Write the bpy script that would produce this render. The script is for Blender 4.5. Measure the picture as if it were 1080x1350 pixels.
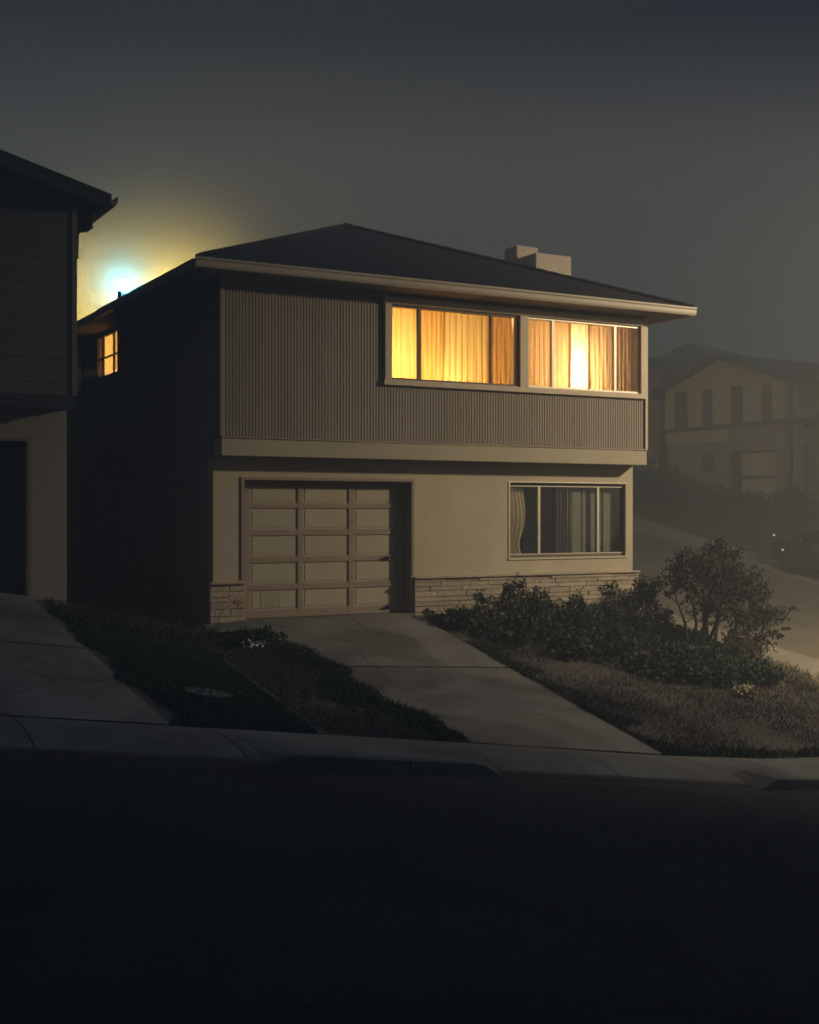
import bpy, bmesh, math, random
import numpy as np
from mathutils import Vector

R = math.radians
sc = bpy.context.scene
for o in list(bpy.data.objects):
    bpy.data.objects.remove(o)
COL = sc.collection

# ------------------------------------------------------------------ camera
cd = bpy.data.cameras.new('camera')
cam = bpy.data.objects.new('camera', cd)
COL.objects.link(cam)
cam.location = (-6.511, -17.914, 1.65)
cam.rotation_euler = (R(90), 0, -math.atan2(.4832, .8755))
cd.sensor_fit = 'HORIZONTAL'
cd.sensor_width = 36
cd.lens = 55
cd.clip_start = .1
cd.clip_end = 2000
sc.camera = cam

# ------------------------------------------------------------------ world: a foggy night sky, paler low down; overhead brightened, out of view, as added fill
world = bpy.data.worlds.new('World')
sc.world = world
world.use_nodes = True
nt = world.node_tree
nt.nodes.clear()
W = nt.nodes.new
out = W('ShaderNodeOutputWorld')
tc = W('ShaderNodeTexCoord')
sep = W('ShaderNodeSeparateXYZ')
nt.links.new(tc.outputs['Generated'], sep.inputs[0])
ramp = W('ShaderNodeValToRGB')
for k, (p, c) in enumerate(((0.0, (.046, .046, .040)), (.16, (.050, .052, .048)), (.27, (.056, .059, .061)), (.36, (.014, .018, .024)), (.42, (.016, .021, .027)), (.62, (.085, .125, .19)))):
    e = ramp.color_ramp.elements[k] if k < 2 else ramp.color_ramp.elements.new(p)
    e.position = p
    e.color = (*c, 1)
nt.links.new(sep.outputs['Z'], ramp.inputs[0])
bg = W('ShaderNodeBackground')
bg.inputs['Strength'].default_value = 1.0
nt.links.new(ramp.outputs[0], bg.inputs['Color'])
sky = W('ShaderNodeTexSky')
sky.sky_type = 'NISHITA'
sky.sun_disc = False
sky.sun_elevation = R(-6)
sky.sun_rotation = R(126)
bg2 = W('ShaderNodeBackground')
bg2.inputs['Strength'].default_value = .05
nt.links.new(sky.outputs[0], bg2.inputs['Color'])
add = W('ShaderNodeAddShader')
nt.links.new(bg.outputs[0], add.inputs[0])
nt.links.new(bg2.outputs[0], add.inputs[1])
nt.links.new(add.outputs[0], out.inputs['Surface'])

# ------------------------------------------------------------------ light levels (lamps themselves are built with their posts and rooms)
KEY_W = 11300        # street lamp on the corner, warm
BACK_W = 330        # greenish lamp behind the house
BACK_WARM_W = 3600  # unseen warm lamp, added to turn the fog halo yellow
HAZE = .014

sc.view_settings.view_transform = 'Standard'
sc.view_settings.look = 'None'
sc.view_settings.exposure = 0
sc.view_settings.gamma = 1
sc.cycles.use_denoising = True
sc.cycles.max_bounces = 6
sc.cycles.diffuse_bounces = 3
sc.cycles.glossy_bounces = 3
sc.cycles.transmission_bounces = 4
sc.cycles.transparent_max_bounces = 10
sc.cycles.volume_bounces = 0
sc.cycles.sample_clamp_indirect = 4
sc.cycles.filter_width = 1.7


# ------------------------------------------------------------------ materials
def mat(name, col, rough=.85, var=.25, scale=3.0, col2=None, bump=0.0, bscale=60.0, spec=.3, stretch=None,
        island=0.0, metal=0.0, worn=0.0):
    m = bpy.data.materials.new(name)
    m.use_nodes = True
    t = m.node_tree
    b = t.nodes['Principled BSDF']
    b.inputs['Roughness'].default_value = rough
    b.inputs['Specular IOR Level'].default_value = spec
    b.inputs['Metallic'].default_value = metal
    geo = t.nodes.new('ShaderNodeTexCoord')
    src = geo.outputs['Object']
    if stretch:
        mp = t.nodes.new('ShaderNodeMapping')
        mp.inputs['Scale'].default_value = stretch
        t.links.new(src, mp.inputs['Vector'])
        src = mp.outputs[0]
    n = t.nodes.new('ShaderNodeTexNoise')
    n.inputs['Scale'].default_value = scale
    n.inputs['Detail'].default_value = 8
    n.inputs['Roughness'].default_value = .65
    t.links.new(src, n.inputs['Vector'])
    r = t.nodes.new('ShaderNodeValToRGB')
    r.color_ramp.elements[0].position = .3
    r.color_ramp.elements[1].position = .7
    lo = tuple(c * (1 - var) for c in col) if col2 is None else col2
    r.color_ramp.elements[0].color = (*lo, 1)
    r.color_ramp.elements[1].color = (*col, 1)
    t.links.new(n.outputs['Fac'], r.inputs[0])
    colout = r.outputs[0]
    if island:
        g = t.nodes.new('ShaderNodeNewGeometry')
        mr = t.nodes.new('ShaderNodeMapRange')
        mr.inputs['To Min'].default_value = 1 - island
        mr.inputs['To Max'].default_value = 1 + island
        t.links.new(g.outputs['Random Per Island'], mr.inputs['Value'])
        mx = t.nodes.new('ShaderNodeMix')
        mx.data_type = 'RGBA'
        mx.blend_type = 'MULTIPLY'
        mx.inputs['Factor'].default_value = 1
        t.links.new(colout, mx.inputs[6])
        cmb = t.nodes.new('ShaderNodeCombineColor')
        for i in range(3):
            t.links.new(mr.outputs[0], cmb.inputs[i])
        t.links.new(cmb.outputs[0], mx.inputs[7])
        colout = mx.outputs[2]
    if worn:
        n3 = t.nodes.new('ShaderNodeTexNoise')
        n3.inputs['Scale'].default_value = .55
        n3.inputs['Detail'].default_value = 5
        n3.inputs['Distortion'].default_value = 1.2
        t.links.new(geo.outputs['Object'], n3.inputs['Vector'])
        m3 = t.nodes.new('ShaderNodeMapRange')
        m3.inputs['From Min'].default_value = .36
        m3.inputs['From Max'].default_value = .56
        m3.inputs['To Min'].default_value = 1 - worn
        t.links.new(n3.outputs['Fac'], m3.inputs['Value'])
        wv = t.nodes.new('ShaderNodeMixRGB')
        wv.blend_type = 'LINEAR_LIGHT'
        wv.inputs[0].default_value = .22
        t.links.new(geo.outputs['Object'], wv.inputs[1])
        t.links.new(n3.outputs['Color'], wv.inputs[2])
        vo = t.nodes.new('ShaderNodeTexVoronoi')
        vo.feature = 'DISTANCE_TO_EDGE'
        vo.inputs['Scale'].default_value = .33
        t.links.new(wv.outputs[0], vo.inputs['Vector'])
        m4 = t.nodes.new('ShaderNodeMapRange')
        m4.inputs['From Max'].default_value = .006
        m4.inputs['To Min'].default_value = .45 if worn > .3 else .92
        t.links.new(vo.outputs['Distance'], m4.inputs['Value'])
        mu3 = t.nodes.new('ShaderNodeMath')
        mu3.operation = 'MULTIPLY'
        t.links.new(m3.outputs[0], mu3.inputs[0])
        t.links.new(m4.outputs[0], mu3.inputs[1])
        mx3 = t.nodes.new('ShaderNodeMix')
        mx3.data_type = 'RGBA'
        mx3.blend_type = 'MULTIPLY'
        mx3.inputs['Factor'].default_value = 1
        t.links.new(colout, mx3.inputs[6])
        cb3 = t.nodes.new('ShaderNodeCombineColor')
        for i in range(3):
            t.links.new(mu3.outputs[0], cb3.inputs[i])
        t.links.new(cb3.outputs[0], mx3.inputs[7])
        colout = mx3.outputs[2]
    t.links.new(colout, b.inputs['Base Color'])
    if bump:
        n2 = t.nodes.new('ShaderNodeTexNoise')
        n2.inputs['Scale'].default_value = bscale
        n2.inputs['Detail'].default_value = 4
        t.links.new(geo.outputs['Object'], n2.inputs['Vector'])
        bp = t.nodes.new('ShaderNodeBump')
        bp.inputs['Strength'].default_value = bump
        bp.inputs['Distance'].default_value = .02
        t.links.new(n2.outputs['Fac'], bp.inputs['Height'])
        t.links.new(bp.outputs[0], b.inputs['Normal'])
    return m


M = {}
M['stucco'] = mat('stucco', (.48, .415, .31), .95, .20, 1.6, bump=.6, bscale=55, spec=.1, stretch=(1, 1, .45))
M['band'] = mat('band_paint', (.37, .325, .24), .8, .1, 2.0, bump=.12, bscale=70, spec=.2)
M['siding'] = mat('siding_paint', (.30, .255, .21), .8, .16, 1.1, bump=.15, bscale=40, spec=.15, stretch=(1, 1, .35), island=.07)
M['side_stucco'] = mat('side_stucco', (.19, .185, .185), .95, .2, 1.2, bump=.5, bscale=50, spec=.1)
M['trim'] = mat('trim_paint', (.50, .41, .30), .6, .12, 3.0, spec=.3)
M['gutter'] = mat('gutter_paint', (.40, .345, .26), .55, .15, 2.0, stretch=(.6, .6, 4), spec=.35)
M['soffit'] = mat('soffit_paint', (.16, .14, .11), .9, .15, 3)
M['door_panel'] = mat('garage_panel_paint', (.39, .345, .255), .75, .12, 1.6, spec=.2)
M['door_rail'] = mat('garage_rail_paint', (.285, .225, .175), .7, .14, 3.0, spec=.2, stretch=(.5, 1, 3))
M['dark_metal'] = mat('dark_metal', (.03, .03, .032), .45, .3, 8, metal=.6)
M['aluminium'] = mat('aluminium', (.55, .48, .36), .45, .15, 5, metal=.35, spec=.5)
M['dark_frame'] = mat('dark_frame', (.13, .105, .075), .55, .2, 5)
M['stone'] = mat('stone_veneer', (.40, .335, .255), .9, .28, 5, bump=.7, bscale=22, island=.14)
M['mortar'] = mat('mortar', (.24, .20, .16), .95, .3, 20, bump=.4)
M['mortar_dark'] = mat('edging_concrete', (.095, .085, .075), .95, .4, 4, bump=.4)
M['chimney'] = mat('chimney_stucco', (.40, .335, .27), .95, .15, 2, bump=.4)
M['concrete'] = mat('concrete', (.175, .163, .150), .92, .38, .9, bump=.35, bscale=35, spec=.15, worn=.38)
M['walk'] = mat('sidewalk_concrete', (.150, .147, .143), .92, .38, 1.2, bump=.35, bscale=35, spec=.12, worn=.35)
M['walk_far'] = mat('corner_concrete', (.24, .21, .165), .92, .3, 1.2, bump=.3, spec=.15)
M['asphalt'] = mat('asphalt', (.042, .044, .047), .92, .65, 13, bump=1.0, bscale=45, spec=.12, worn=.28)
M['pale_asphalt'] = mat('pale_asphalt', (.175, .15, .105), .9, .3, .7, bump=.4, bscale=60, spec=.2, worn=.25)  # asphalt in a paler, warmer tone than the front road
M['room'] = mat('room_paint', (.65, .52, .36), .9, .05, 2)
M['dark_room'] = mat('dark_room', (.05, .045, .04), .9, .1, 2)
M['clap'] = mat('clapboard_paint', (.085, .080, .075), .75, .2, 1.4, bump=.15, stretch=(.4, .4, 3))
M['n_stucco'] = mat('neighbour_stucco', (.25, .23, .205), .95, .14, 1.4, bump=.4)
M['n_door'] = mat('neighbour_door', (.05, .055, .06), .7, .25, 2)
M['n_trim'] = mat('neighbour_trim', (.15, .135, .12), .7, .2, 3)
M['black_trim'] = mat('black_trim', (.025, .025, .03), .7, .3, 3)
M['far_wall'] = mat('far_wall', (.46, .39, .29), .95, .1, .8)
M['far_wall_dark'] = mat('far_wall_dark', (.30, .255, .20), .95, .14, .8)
M['far_trim'] = mat('far_trim', (.10, .085, .07), .8, .2, 2)
M['far_glass'] = mat('far_glass', (.13, .115, .09), .3, .3, 2, spec=.5)
M['far_door'] = mat('far_door', (.50, .44, .33), .8, .15, 1.5)
M['far_roof'] = mat('far_roof', (.075, .068, .06), .95, .3, 2)
M['pole'] = mat('lamp_metal', (.12, .12, .115), .5, .2, 6, metal=.4)
M['stem'] = mat('bark', (.055, .043, .032), .95, .4, 12, bump=.5)
M['leaf_dark'] = mat('leaf_dark', (.050, .062, .045), .65, .5, 2.5, island=.5, spec=.25)
M['leaf_brown'] = mat('leaf_brown', (.040, .036, .031), .7, .5, 2.0, island=.5, spec=.2)
M['leaf_green'] = mat('leaf_green', (.038, .062, .042), .75, .5, 2.5, island=.5, spec=.12)
M['leaf_pale'] = mat('leaf_pale', (.15, .12, .085), .8, .4, 4, island=.4)
M['flower'] = mat('flower_pale', (.36, .31, .20), .8, .2, 6, island=.3)
M['white_flower'] = mat('flower_white', (.6, .6, .6), .8, .15, 6, island=.2)
M['red_flower'] = mat('flower_red', (.35, .05, .05), .7, .3, 6, island=.2)
M['lawn'] = mat('lawn_blade', (.040, .068, .042), .75, .5, 1.2, island=.5, spec=.2)
M['lawn_dry'] = mat('dry_blade', (.115, .093, .08), .85, .4, .8, island=.5, col2=(.06, .058, .05))
M['straw'] = mat('straw_blade', (.17, .15, .08), .8, .35, 1.5, island=.4)
M['iron'] = mat('cover_concrete', (.12, .12, .12), .8, .25, 6, bump=.3)
M['plastic_vent'] = mat('vent_paint', (.40, .355, .265), .8, .2, 5)
M['car'] = mat('car_paint', (.012, .012, .014), .3, .2, 3, spec=.5)
M['tyre'] = mat('tyre_rubber', (.02, .02, .02), .9, .2, 8)
M['chrome'] = mat('chrome', (.5, .5, .5), .25, .1, 5, metal=1)


def soil_material():
    m = mat('ground_soil', (.075, .064, .06), .95, .3, 1.1, col2=(.055, .05, .044), bump=1.0, bscale=26, spec=.1)
    return m


M['soil'] = soil_material()


def shingle_material(name, c1, c2):
    m = bpy.data.materials.new(name)
    m.use_nodes = True
    t = m.node_tree
    b = t.nodes['Principled BSDF']
    b.inputs['Roughness'].default_value = .95
    b.inputs['Specular IOR Level'].default_value = .15
    tc = t.nodes.new('ShaderNodeTexCoord')
    sp = t.nodes.new('ShaderNodeSeparateXYZ')
    t.links.new(tc.outputs['Object'], sp.inputs[0])
    ad = t.nodes.new('ShaderNodeMath')
    ad.operation = 'ADD'
    t.links.new(sp.outputs['X'], ad.inputs[0])
    t.links.new(sp.outputs['Y'], ad.inputs[1])
    ml = t.nodes.new('ShaderNodeMath')
    ml.operation = 'MULTIPLY'
    ml.inputs[1].default_value = 2.6
    t.links.new(sp.outputs['Z'], ml.inputs[0])
    cb = t.nodes.new('ShaderNodeCombineXYZ')
    t.links.new(ad.outputs[0], cb.inputs[0])
    t.links.new(ml.outputs[0], cb.inputs[1])
    br = t.nodes.new('ShaderNodeTexBrick')
    br.inputs['Scale'].default_value = 1.0
    br.inputs['Brick Width'].default_value = .3
    br.inputs['Row Height'].default_value = .14
    br.inputs['Mortar Size'].default_value = .008
    br.inputs['Color1'].default_value = (*c1, 1)
    br.inputs['Color2'].default_value = (*c2, 1)
    br.inputs['Mortar'].default_value = tuple(c * .5 for c in c1) + (1,)
    t.links.new(cb.outputs[0], br.inputs['Vector'])
    t.links.new(br.outputs['Color'], b.inputs['Base Color'])
    n = t.nodes.new('ShaderNodeTexNoise')
    n.inputs['Scale'].default_value = 40
    t.links.new(tc.outputs['Object'], n.inputs['Vector'])
    mx = t.nodes.new('ShaderNodeMath')
    mx.operation = 'SUBTRACT'
    t.links.new(n.outputs['Fac'], mx.inputs[0])
    t.links.new(br.outputs['Fac'], mx.inputs[1])
    bp = t.nodes.new('ShaderNodeBump')
    bp.inputs['Strength'].default_value = .5
    bp.inputs['Distance'].default_value = .02
    t.links.new(mx.outputs[0], bp.inputs['Height'])
    t.links.new(bp.outputs[0], b.inputs['Normal'])
    return m


M['roof'] = shingle_material('roof_shingles', (.030, .023, .026), (.022, .018, .021))
M['n_roof'] = shingle_material('neighbour_shingles', (.03, .028, .03), (.02, .02, .022))


def glass_material(name, refl=.5, tint=(1, 1, 1)):
    m = bpy.data.materials.new(name)
    m.use_nodes = True
    t = m.node_tree
    t.nodes.clear()
    o = t.nodes.new('ShaderNodeOutputMaterial')
    tr = t.nodes.new('ShaderNodeBsdfTransparent')
    tr.inputs[0].default_value = (*tint, 1)
    gl = t.nodes.new('ShaderNodeBsdfGlossy')
    gl.inputs['Roughness'].default_value = .02
    lw_ = t.nodes.new('ShaderNodeLayerWeight')
    lw_.inputs['Blend'].default_value = .5
    pw = t.nodes.new('ShaderNodeMath')
    pw.operation = 'POWER'
    pw.inputs[1].default_value = 4
    t.links.new(lw_.outputs['Facing'], pw.inputs[0])
    fr = t.nodes.new('ShaderNodeMath')
    fr.operation = 'MULTIPLY_ADD'
    fr.inputs[1].default_value = .5
    fr.inputs[2].default_value = refl
    t.links.new(pw.outputs[0], fr.inputs[0])
    mx = t.nodes.new('ShaderNodeMixShader')
    t.links.new(fr.outputs[0], mx.inputs[0])
    t.links.new(tr.outputs[0], mx.inputs[1])
    t.links.new(gl.outputs[0], mx.inputs[2])
    t.links.new(mx.outputs[0], o.inputs['Surface'])
    return m


M['glass'] = glass_material('window_glass', .05)
M['glass_dark'] = glass_material('window_glass_dark', .10, (.96, .97, .96))


def curtain_material(name, col, trans, streak=30.0, contrast=.35):
    """woven cloth that lets light through; threads and folds vary its thickness in vertical streaks"""
    m = bpy.data.materials.new(name)
    m.use_nodes = True
    t = m.node_tree
    t.nodes.clear()
    o = t.nodes.new('ShaderNodeOutputMaterial')
    tc = t.nodes.new('ShaderNodeTexCoord')
    mp = t.nodes.new('ShaderNodeMapping')
    mp.inputs['Scale'].default_value = (streak, 1, 0)
    t.links.new(tc.outputs['Object'], mp.inputs[0])
    n = t.nodes.new('ShaderNodeTexNoise')
    n.inputs['Scale'].default_value = 1
    n.inputs['Detail'].default_value = 4
    t.links.new(mp.outputs[0], n.inputs['Vector'])
    r = t.nodes.new('ShaderNodeValToRGB')
    r.color_ramp.elements[0].position = .3
    r.color_ramp.elements[1].position = .7
    r.color_ramp.elements[0].color = (*[c * (1 - contrast) ** (1 + .5 * i) for i, c in enumerate(trans)], 1)
    r.color_ramp.elements[1].color = (*trans, 1)
    t.links.new(n.outputs['Fac'], r.inputs[0])
    tl = t.nodes.new('ShaderNodeBsdfTranslucent')
    t.links.new(r.outputs[0], tl.inputs['Color'])
    df = t.nodes.new('ShaderNodeBsdfDiffuse')
    df.inputs['Color'].default_value = (*col, 1)
    mx = t.nodes.new('ShaderNodeMixShader')
    mx.inputs[0].default_value = .6
    t.links.new(df.outputs[0], mx.inputs[1])
    t.links.new(tl.outputs[0], mx.inputs[2])
    t.links.new(mx.outputs[0], o.inputs['Surface'])
    return m


M['curtain_yellow'] = curtain_material('yellow_voile', (.5, .4, .2), (1, .83, .36), 26, .24)
M['curtain_orange'] = curtain_material('orange_drape', (.4, .25, .1), (.93, .62, .19), 26, .32)
M['curtain_brown'] = curtain_material('brown_drape', (.4, .28, .15), (.66, .46, .24), 24, .18)
M['curtain_gold'] = curtain_material('gold_voile', (.5, .38, .18), (.97, .70, .25), 26, .28)
M['curtain_dark'] = curtain_material('dim_drape', (.25, .2, .14), (.42, .28, .15), 24, .2)
M['curtain_sheer'] = curtain_material('sheer_voile', (.8, .75, .6), (.99, .92, .58), 30, .2)
M['curtain_satin'] = mat('pale_satin', (.78, .68, .50), .4, .2, 4, spec=.4, stretch=(8, 1, .5))
M['curtain_grey'] = mat('grey_drape', (.22, .19, .15), .8, .3, 3, stretch=(14, 1, .4))
M['blind'] = mat('grey_green_blind', (.20, .19, .15), .7, .12, 3)


def emitter(name, col, s):
    m = bpy.data.materials.new(name)
    m.use_nodes = True
    b = m.node_tree.nodes['Principled BSDF']
    b.inputs['Base Color'].default_value = (*col, 1)
    b.inputs['Emission Color'].default_value = (*col, 1)
    b.inputs['Emission Strength'].default_value = s
    return m


M['lens_warm'] = emitter('lamp_lens_warm', (1, .72, .38), 30)
M['lens_cyan'] = emitter('lamp_lens_green', (.45, .72, .76), .85)
_t = M['lens_cyan'].node_tree
_mx = _t.nodes.new('ShaderNodeMixShader')
_mx.inputs[0].default_value = .35
_tr = _t.nodes.new('ShaderNodeBsdfTransparent')
_t.links.new(_tr.outputs[0], _mx.inputs[1])
_t.links.new(_t.nodes['Principled BSDF'].outputs[0], _mx.inputs[2])
_t.links.new(_mx.outputs[0], _t.nodes['Material Output'].inputs['Surface'])
M['glint'] = emitter('glint_glow', (1, .85, .6), .55)  # faint emission standing in for glints on the car


# ------------------------------------------------------------------ mesh helpers
LOC = {}


class MB:
    def __init__(s):
        s.v = []
        s.f = []

    def face(s, *pts):
        i = len(s.v)
        s.v += [tuple(p) for p in pts]
        s.f.append(tuple(range(i, i + len(pts))))
        return s

    def box(s, x0, x1, y0, y1, z0, z1):
        i = len(s.v)
        s.v += [(x0, y0, z0), (x1, y0, z0), (x1, y1, z0), (x0, y1, z0), (x0, y0, z1), (x1, y0, z1), (x1, y1, z1), (x0, y1, z1)]
        for q in ((0, 3, 2, 1), (4, 5, 6, 7), (0, 1, 5, 4), (1, 2, 6, 5), (2, 3, 7, 6), (3, 0, 4, 7)):
            s.f.append(tuple(i + k for k in q))
        return s

    def prism(s, poly, axis, a, b):
        """extrude a 2-D polygon along an axis: 'x' poly=(y,z); 'y' poly=(x,z); 'z' poly=(x,y)"""
        i = len(s.v)
        n = len(poly)
        for t in (a, b):
            for p, q in poly:
                s.v.append({'x': (t, p, q), 'y': (p, t, q), 'z': (p, q, t)}[axis])
        s.f.append(tuple(i + k for k in range(n)))
        s.f.append(tuple(i + n + k for k in reversed(range(n))))
        for k in range(n):
            k2 = (k + 1) % n
            s.f.append((i + k, i + n + k, i + n + k2, i + k2))
        return s

    def tube(s, pts, rad, seg=8):
        pts = [Vector(p) for p in pts]
        if not isinstance(rad, (list, tuple)):
            rad = [rad] * len(pts)
        i0 = len(s.v)
        for k, p in enumerate(pts):
            d = (pts[min(k + 1, len(pts) - 1)] - pts[max(k - 1, 0)]).normalized()
            a = d.cross(Vector((0, 0, 1)) if abs(d.z) < .9 else Vector((1, 0, 0))).normalized()
            b = d.cross(a)
            for j in range(seg):
                t = 2 * math.pi * j / seg
                s.v.append(tuple(p + rad[k] * (math.cos(t) * a + math.sin(t) * b)))
        for k in range(len(pts) - 1):
            for j in range(seg):
                j2 = (j + 1) % seg
                a = i0 + k * seg
                s.f.append((a + j, a + j2, a + seg + j2, a + seg + j))
        s.f.append(tuple(i0 + j for j in reversed(range(seg))))
        e = i0 + (len(pts) - 1) * seg
        s.f.append(tuple(e + j for j in range(seg)))
        return s

    def ball(s, c, r, seg=10, rings=6):
        if not isinstance(r, (tuple, list)):
            r = (r, r, r)
        i0 = len(s.v)
        for a in range(rings + 1):
            th = math.pi * a / rings
            for b in range(seg):
                ph = 2 * math.pi * b / seg
                s.v.append((c[0] + r[0] * math.sin(th) * math.cos(ph), c[1] + r[1] * math.sin(th) * math.sin(ph), c[2] + r[2] * math.cos(th)))
        for a in range(rings):
            for b in range(seg):
                b2 = (b + 1) % seg
                s.f.append((i0 + a * seg + b, i0 + (a + 1) * seg + b, i0 + (a + 1) * seg + b2, i0 + a * seg + b2))
        return s

    def build(s, name, m, parent=None, loc=None, smooth=False, bevel=0):
        """link everything collected so far as ONE mesh object; coordinates are world ones, less the thing's own base point"""
        base = Vector(LOC.get(parent.name, (0, 0, 0))) if parent else Vector(loc or (0, 0, 0))
        me = bpy.data.meshes.new(name)
        me.from_pydata([tuple(Vector(p) - base) for p in s.v], [], s.f)
        bm = bmesh.new()
        bm.from_mesh(me)
        bmesh.ops.recalc_face_normals(bm, faces=bm.faces)
        bm.to_mesh(me)
        bm.free()
        if smooth:
            for p in me.polygons:
                p.use_smooth = True
        me.materials.append(m)
        o = bpy.data.objects.new(name, me)
        COL.objects.link(o)
        if parent:
            o.parent = parent
            LOC[o.name] = tuple(base)
        else:
            o.location = base
            LOC[o.name] = tuple(base)
        if bevel:
            bv = o.modifiers.new('edge', 'BEVEL')
            bv.width = bevel
            bv.segments = 2
            bv.limit_method = 'ANGLE'
        return o


def tag(o, label=None, cat=None, group=None, kind=None):
    if label: o['label'] = label
    if cat: o['category'] = cat
    if group: o['group'] = group
    if kind: o['kind'] = kind
    return o


def thing(name, loc, label, cat, group=None):
    o = bpy.data.objects.new(name, None)
    o.empty_display_size = .3
    COL.objects.link(o)
    o.location = loc
    LOC[o.name] = tuple(loc)
    return tag(o, label, cat, group)


def lamp(name, loc, power, col, parent=None, radius=.1, aim=None, cone=120, blend=.6):
    l = bpy.data.lights.new(name, 'SPOT' if aim else 'POINT')
    if aim:
        l.spot_size = R(cone)
        l.spot_blend = blend
    l.energy = power
    l.color = col
    l.shadow_soft_size = radius
    o = bpy.data.objects.new(name, l)
    COL.objects.link(o)
    if aim:
        o.rotation_euler = (Vector(aim) - Vector(loc)).to_track_quat('-Z', 'Y').to_euler()
    if parent:
        o.parent = parent
        o.location = Vector(loc) - Vector(LOC[parent.name])
    else:
        o.location = loc
    return o


def interp(t, x):
    if x <= t[0][0]: return t[0][1]
    for (a, p), (b, q) in zip(t, t[1:]):
        if x <= b:
            return p + (q - p) * (x - a) / (b - a)
    return t[-1][1]


def smooth(a, b, x):
    t = max(0, min(1, (x - a) / (b - a)))
    return t * t * (3 - 2 * t)


# ------------------------------------------------------------------ the lie of the land
SW = [(-120, 13), (-60, 7.2), (-12, .9), (-2.7, -.41), (.5, -.85), (3.4, -1.27), (5, -1.46), (6, -1.54), (9, -1.8), (12, -2.09), (21, -2.54), (60, -4.6), (160, -8)]
H0 = [(-120, 14), (-60, 8), (-6, .9), (-2.75, .49), (-2.2, .27), (-1.2, .02), (-.6, -.05), (0, -.06), (.45, -.015), (3.45, -.015), (5, -.14), (8.5, -.45), (20, -1.5)]
SIDE = [(-160, -30), (-20, -4.5), (-6.25, -2.09), (-.66, -1.22), (4.65, -.47), (7.7, 0), (16, 1.6), (26, 3.4), (45, 6.2), (80, 10.5), (160, 14)]


def ground(u, v):
    front = interp(SW, u)
    cross = 0 if u < 12 else (-.05 * (u - 12) if u < 21 else -.45 + min(.55, .07 * (u - 21)) + .012 * max(0, u - 29))
    side = interp(SIDE, v) + cross
    if v <= -6.25:
        return front
    if v <= 0:
        left = front + (interp(H0, u) - front) * (v + 6.25) / 6.25
    else:
        left = interp(H0, u) + min(9, .2 * max(0, v - 12))
    t = smooth(8.5, 10.5, u)
    return left * (1 - t) + side * t


def axis(lo, hi, near0, near1, step, extra):
    a = list(np.arange(near0, near1 + 1e-6, step)) + list(extra)
    x, s = near0, step
    while x > lo:
        s *= 1.35
        x -= s
        a.append(max(x, lo))
    x, s = near1, step
    while x < hi:
        s *= 1.35
        x += s
        a.append(min(x, hi))
    a = sorted(set(round(float(t), 3) for t in a))
    return a


def sheet(us, vs, zf):
    m = MB()
    nu = len(us)
    for v in vs:
        for u in us:
            m.v.append((u, v, zf(u, v)))
    for j in range(len(vs) - 1):
        for i in range(nu - 1):
            m.f.append((j * nu + i, j * nu + i + 1, (j + 1) * nu + i + 1, (j + 1) * nu + i))
    return m


rng = np.random.default_rng(7)
random.seed(4)


def wob(u, v, s=1.0):
    return (math.sin(u * 2.3 * s + 1.3 * math.sin(v * 1.7 * s)) + math.sin(v * 2.9 * s + 1.1 * math.sin(u * 2.1 * s + 2))) * .5


def gz(u, v):
    z = ground(u, v)
    if v < -7.5 + .001: return z - .45
    if v < -6.25 + .001: return z - .12
    if 12 - .001 <= u <= 21 + .001: return z - .45
    if (10.5 <= u <= 22.4): return z - .12
    if .42 < u < 3.5 and v < .3: return z - .08
    if -6.5 < u < -2.7 and v < .3: return z - .08
    n = .03 * wob(u, v, 1.6)
    return z - .02 + n * smooth(0, .5, v + 6.25)


us = axis(-110, 130, -8, 24, .4, (-2.7, -2.69, .42, .41, 3.5, 3.51, 10.49, 10.5, 11.99, 12, 21, 21.01, 22.4, 22.41))
vs = axis(-110, 150, -8, 22, .4, (-7.5, -7.49, -6.25, -6.24, .3, .31))
tag(sheet(us, vs, gz).build('ground', M['soil'], smooth=True), kind='structure')


def road_z(u, v):
    return interp(SW, u) - .17 + .012 * min(v + 19.5, -7.5 - v) / 1.0 * .6


tag(sheet(axis(-100, 120, -10, 22, .8, (12, 21)), list(np.arange(-20, -7.4, .5)) + [], road_z).build('road', M['asphalt'], smooth=True), kind='structure')
tag(sheet(list(np.arange(12, 21.01, .75)), axis(-7.5, 120, -7.5, 30, .8, ()), lambda u, v: ground(u, v) - .13 + .05 * smooth(0, 2.5, u - 12) * smooth(0, 2.5, 21 - u)).build('side_street', M['pale_asphalt'], smooth=True), kind='structure')


# front sidewalk with its kerb, dropped in front of the two driveways
def kerb_h(u):
    full = smooth(-2.32, -1.95, u) * (1 - smooth(.02, .38, u)) + smooth(3.72, 4.05, u) + (1 - smooth(-7.3, -6.9, u))
    return .018 + .132 * min(1, full)


def walk_sheet(u0, u1, step):
    us = list(np.arange(u0, u1, step)) + [u1]
    m = MB()
    prof = [(-6.25, 0), (-6.6, 0), (-7.0, .3), (-7.36, 1), (-7.47, 1.02), (-7.5, 1.3), (-7.505, 2)]
    n = len(prof)
    for u in us:
        h = kerb_h(u)
        zb = interp(SW, u)
        rz = zb - .17
        top = rz + h
        for v, k in prof:
            if k <= 1.02:
                z = zb - .012 * (-6.25 - v) + (top - (zb - .015)) * (k if k < 1 else 1)
            elif k < 2:
                z = top - .02
            else:
                z = rz - .1
            m.v.append((u, v, z))
    for i in range(len(us) - 1):
        for j in range(n - 1):
            m.f.append((i * n + j, (i + 1) * n + j, (i + 1) * n + j + 1, i * n + j + 1))
    return m


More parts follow.
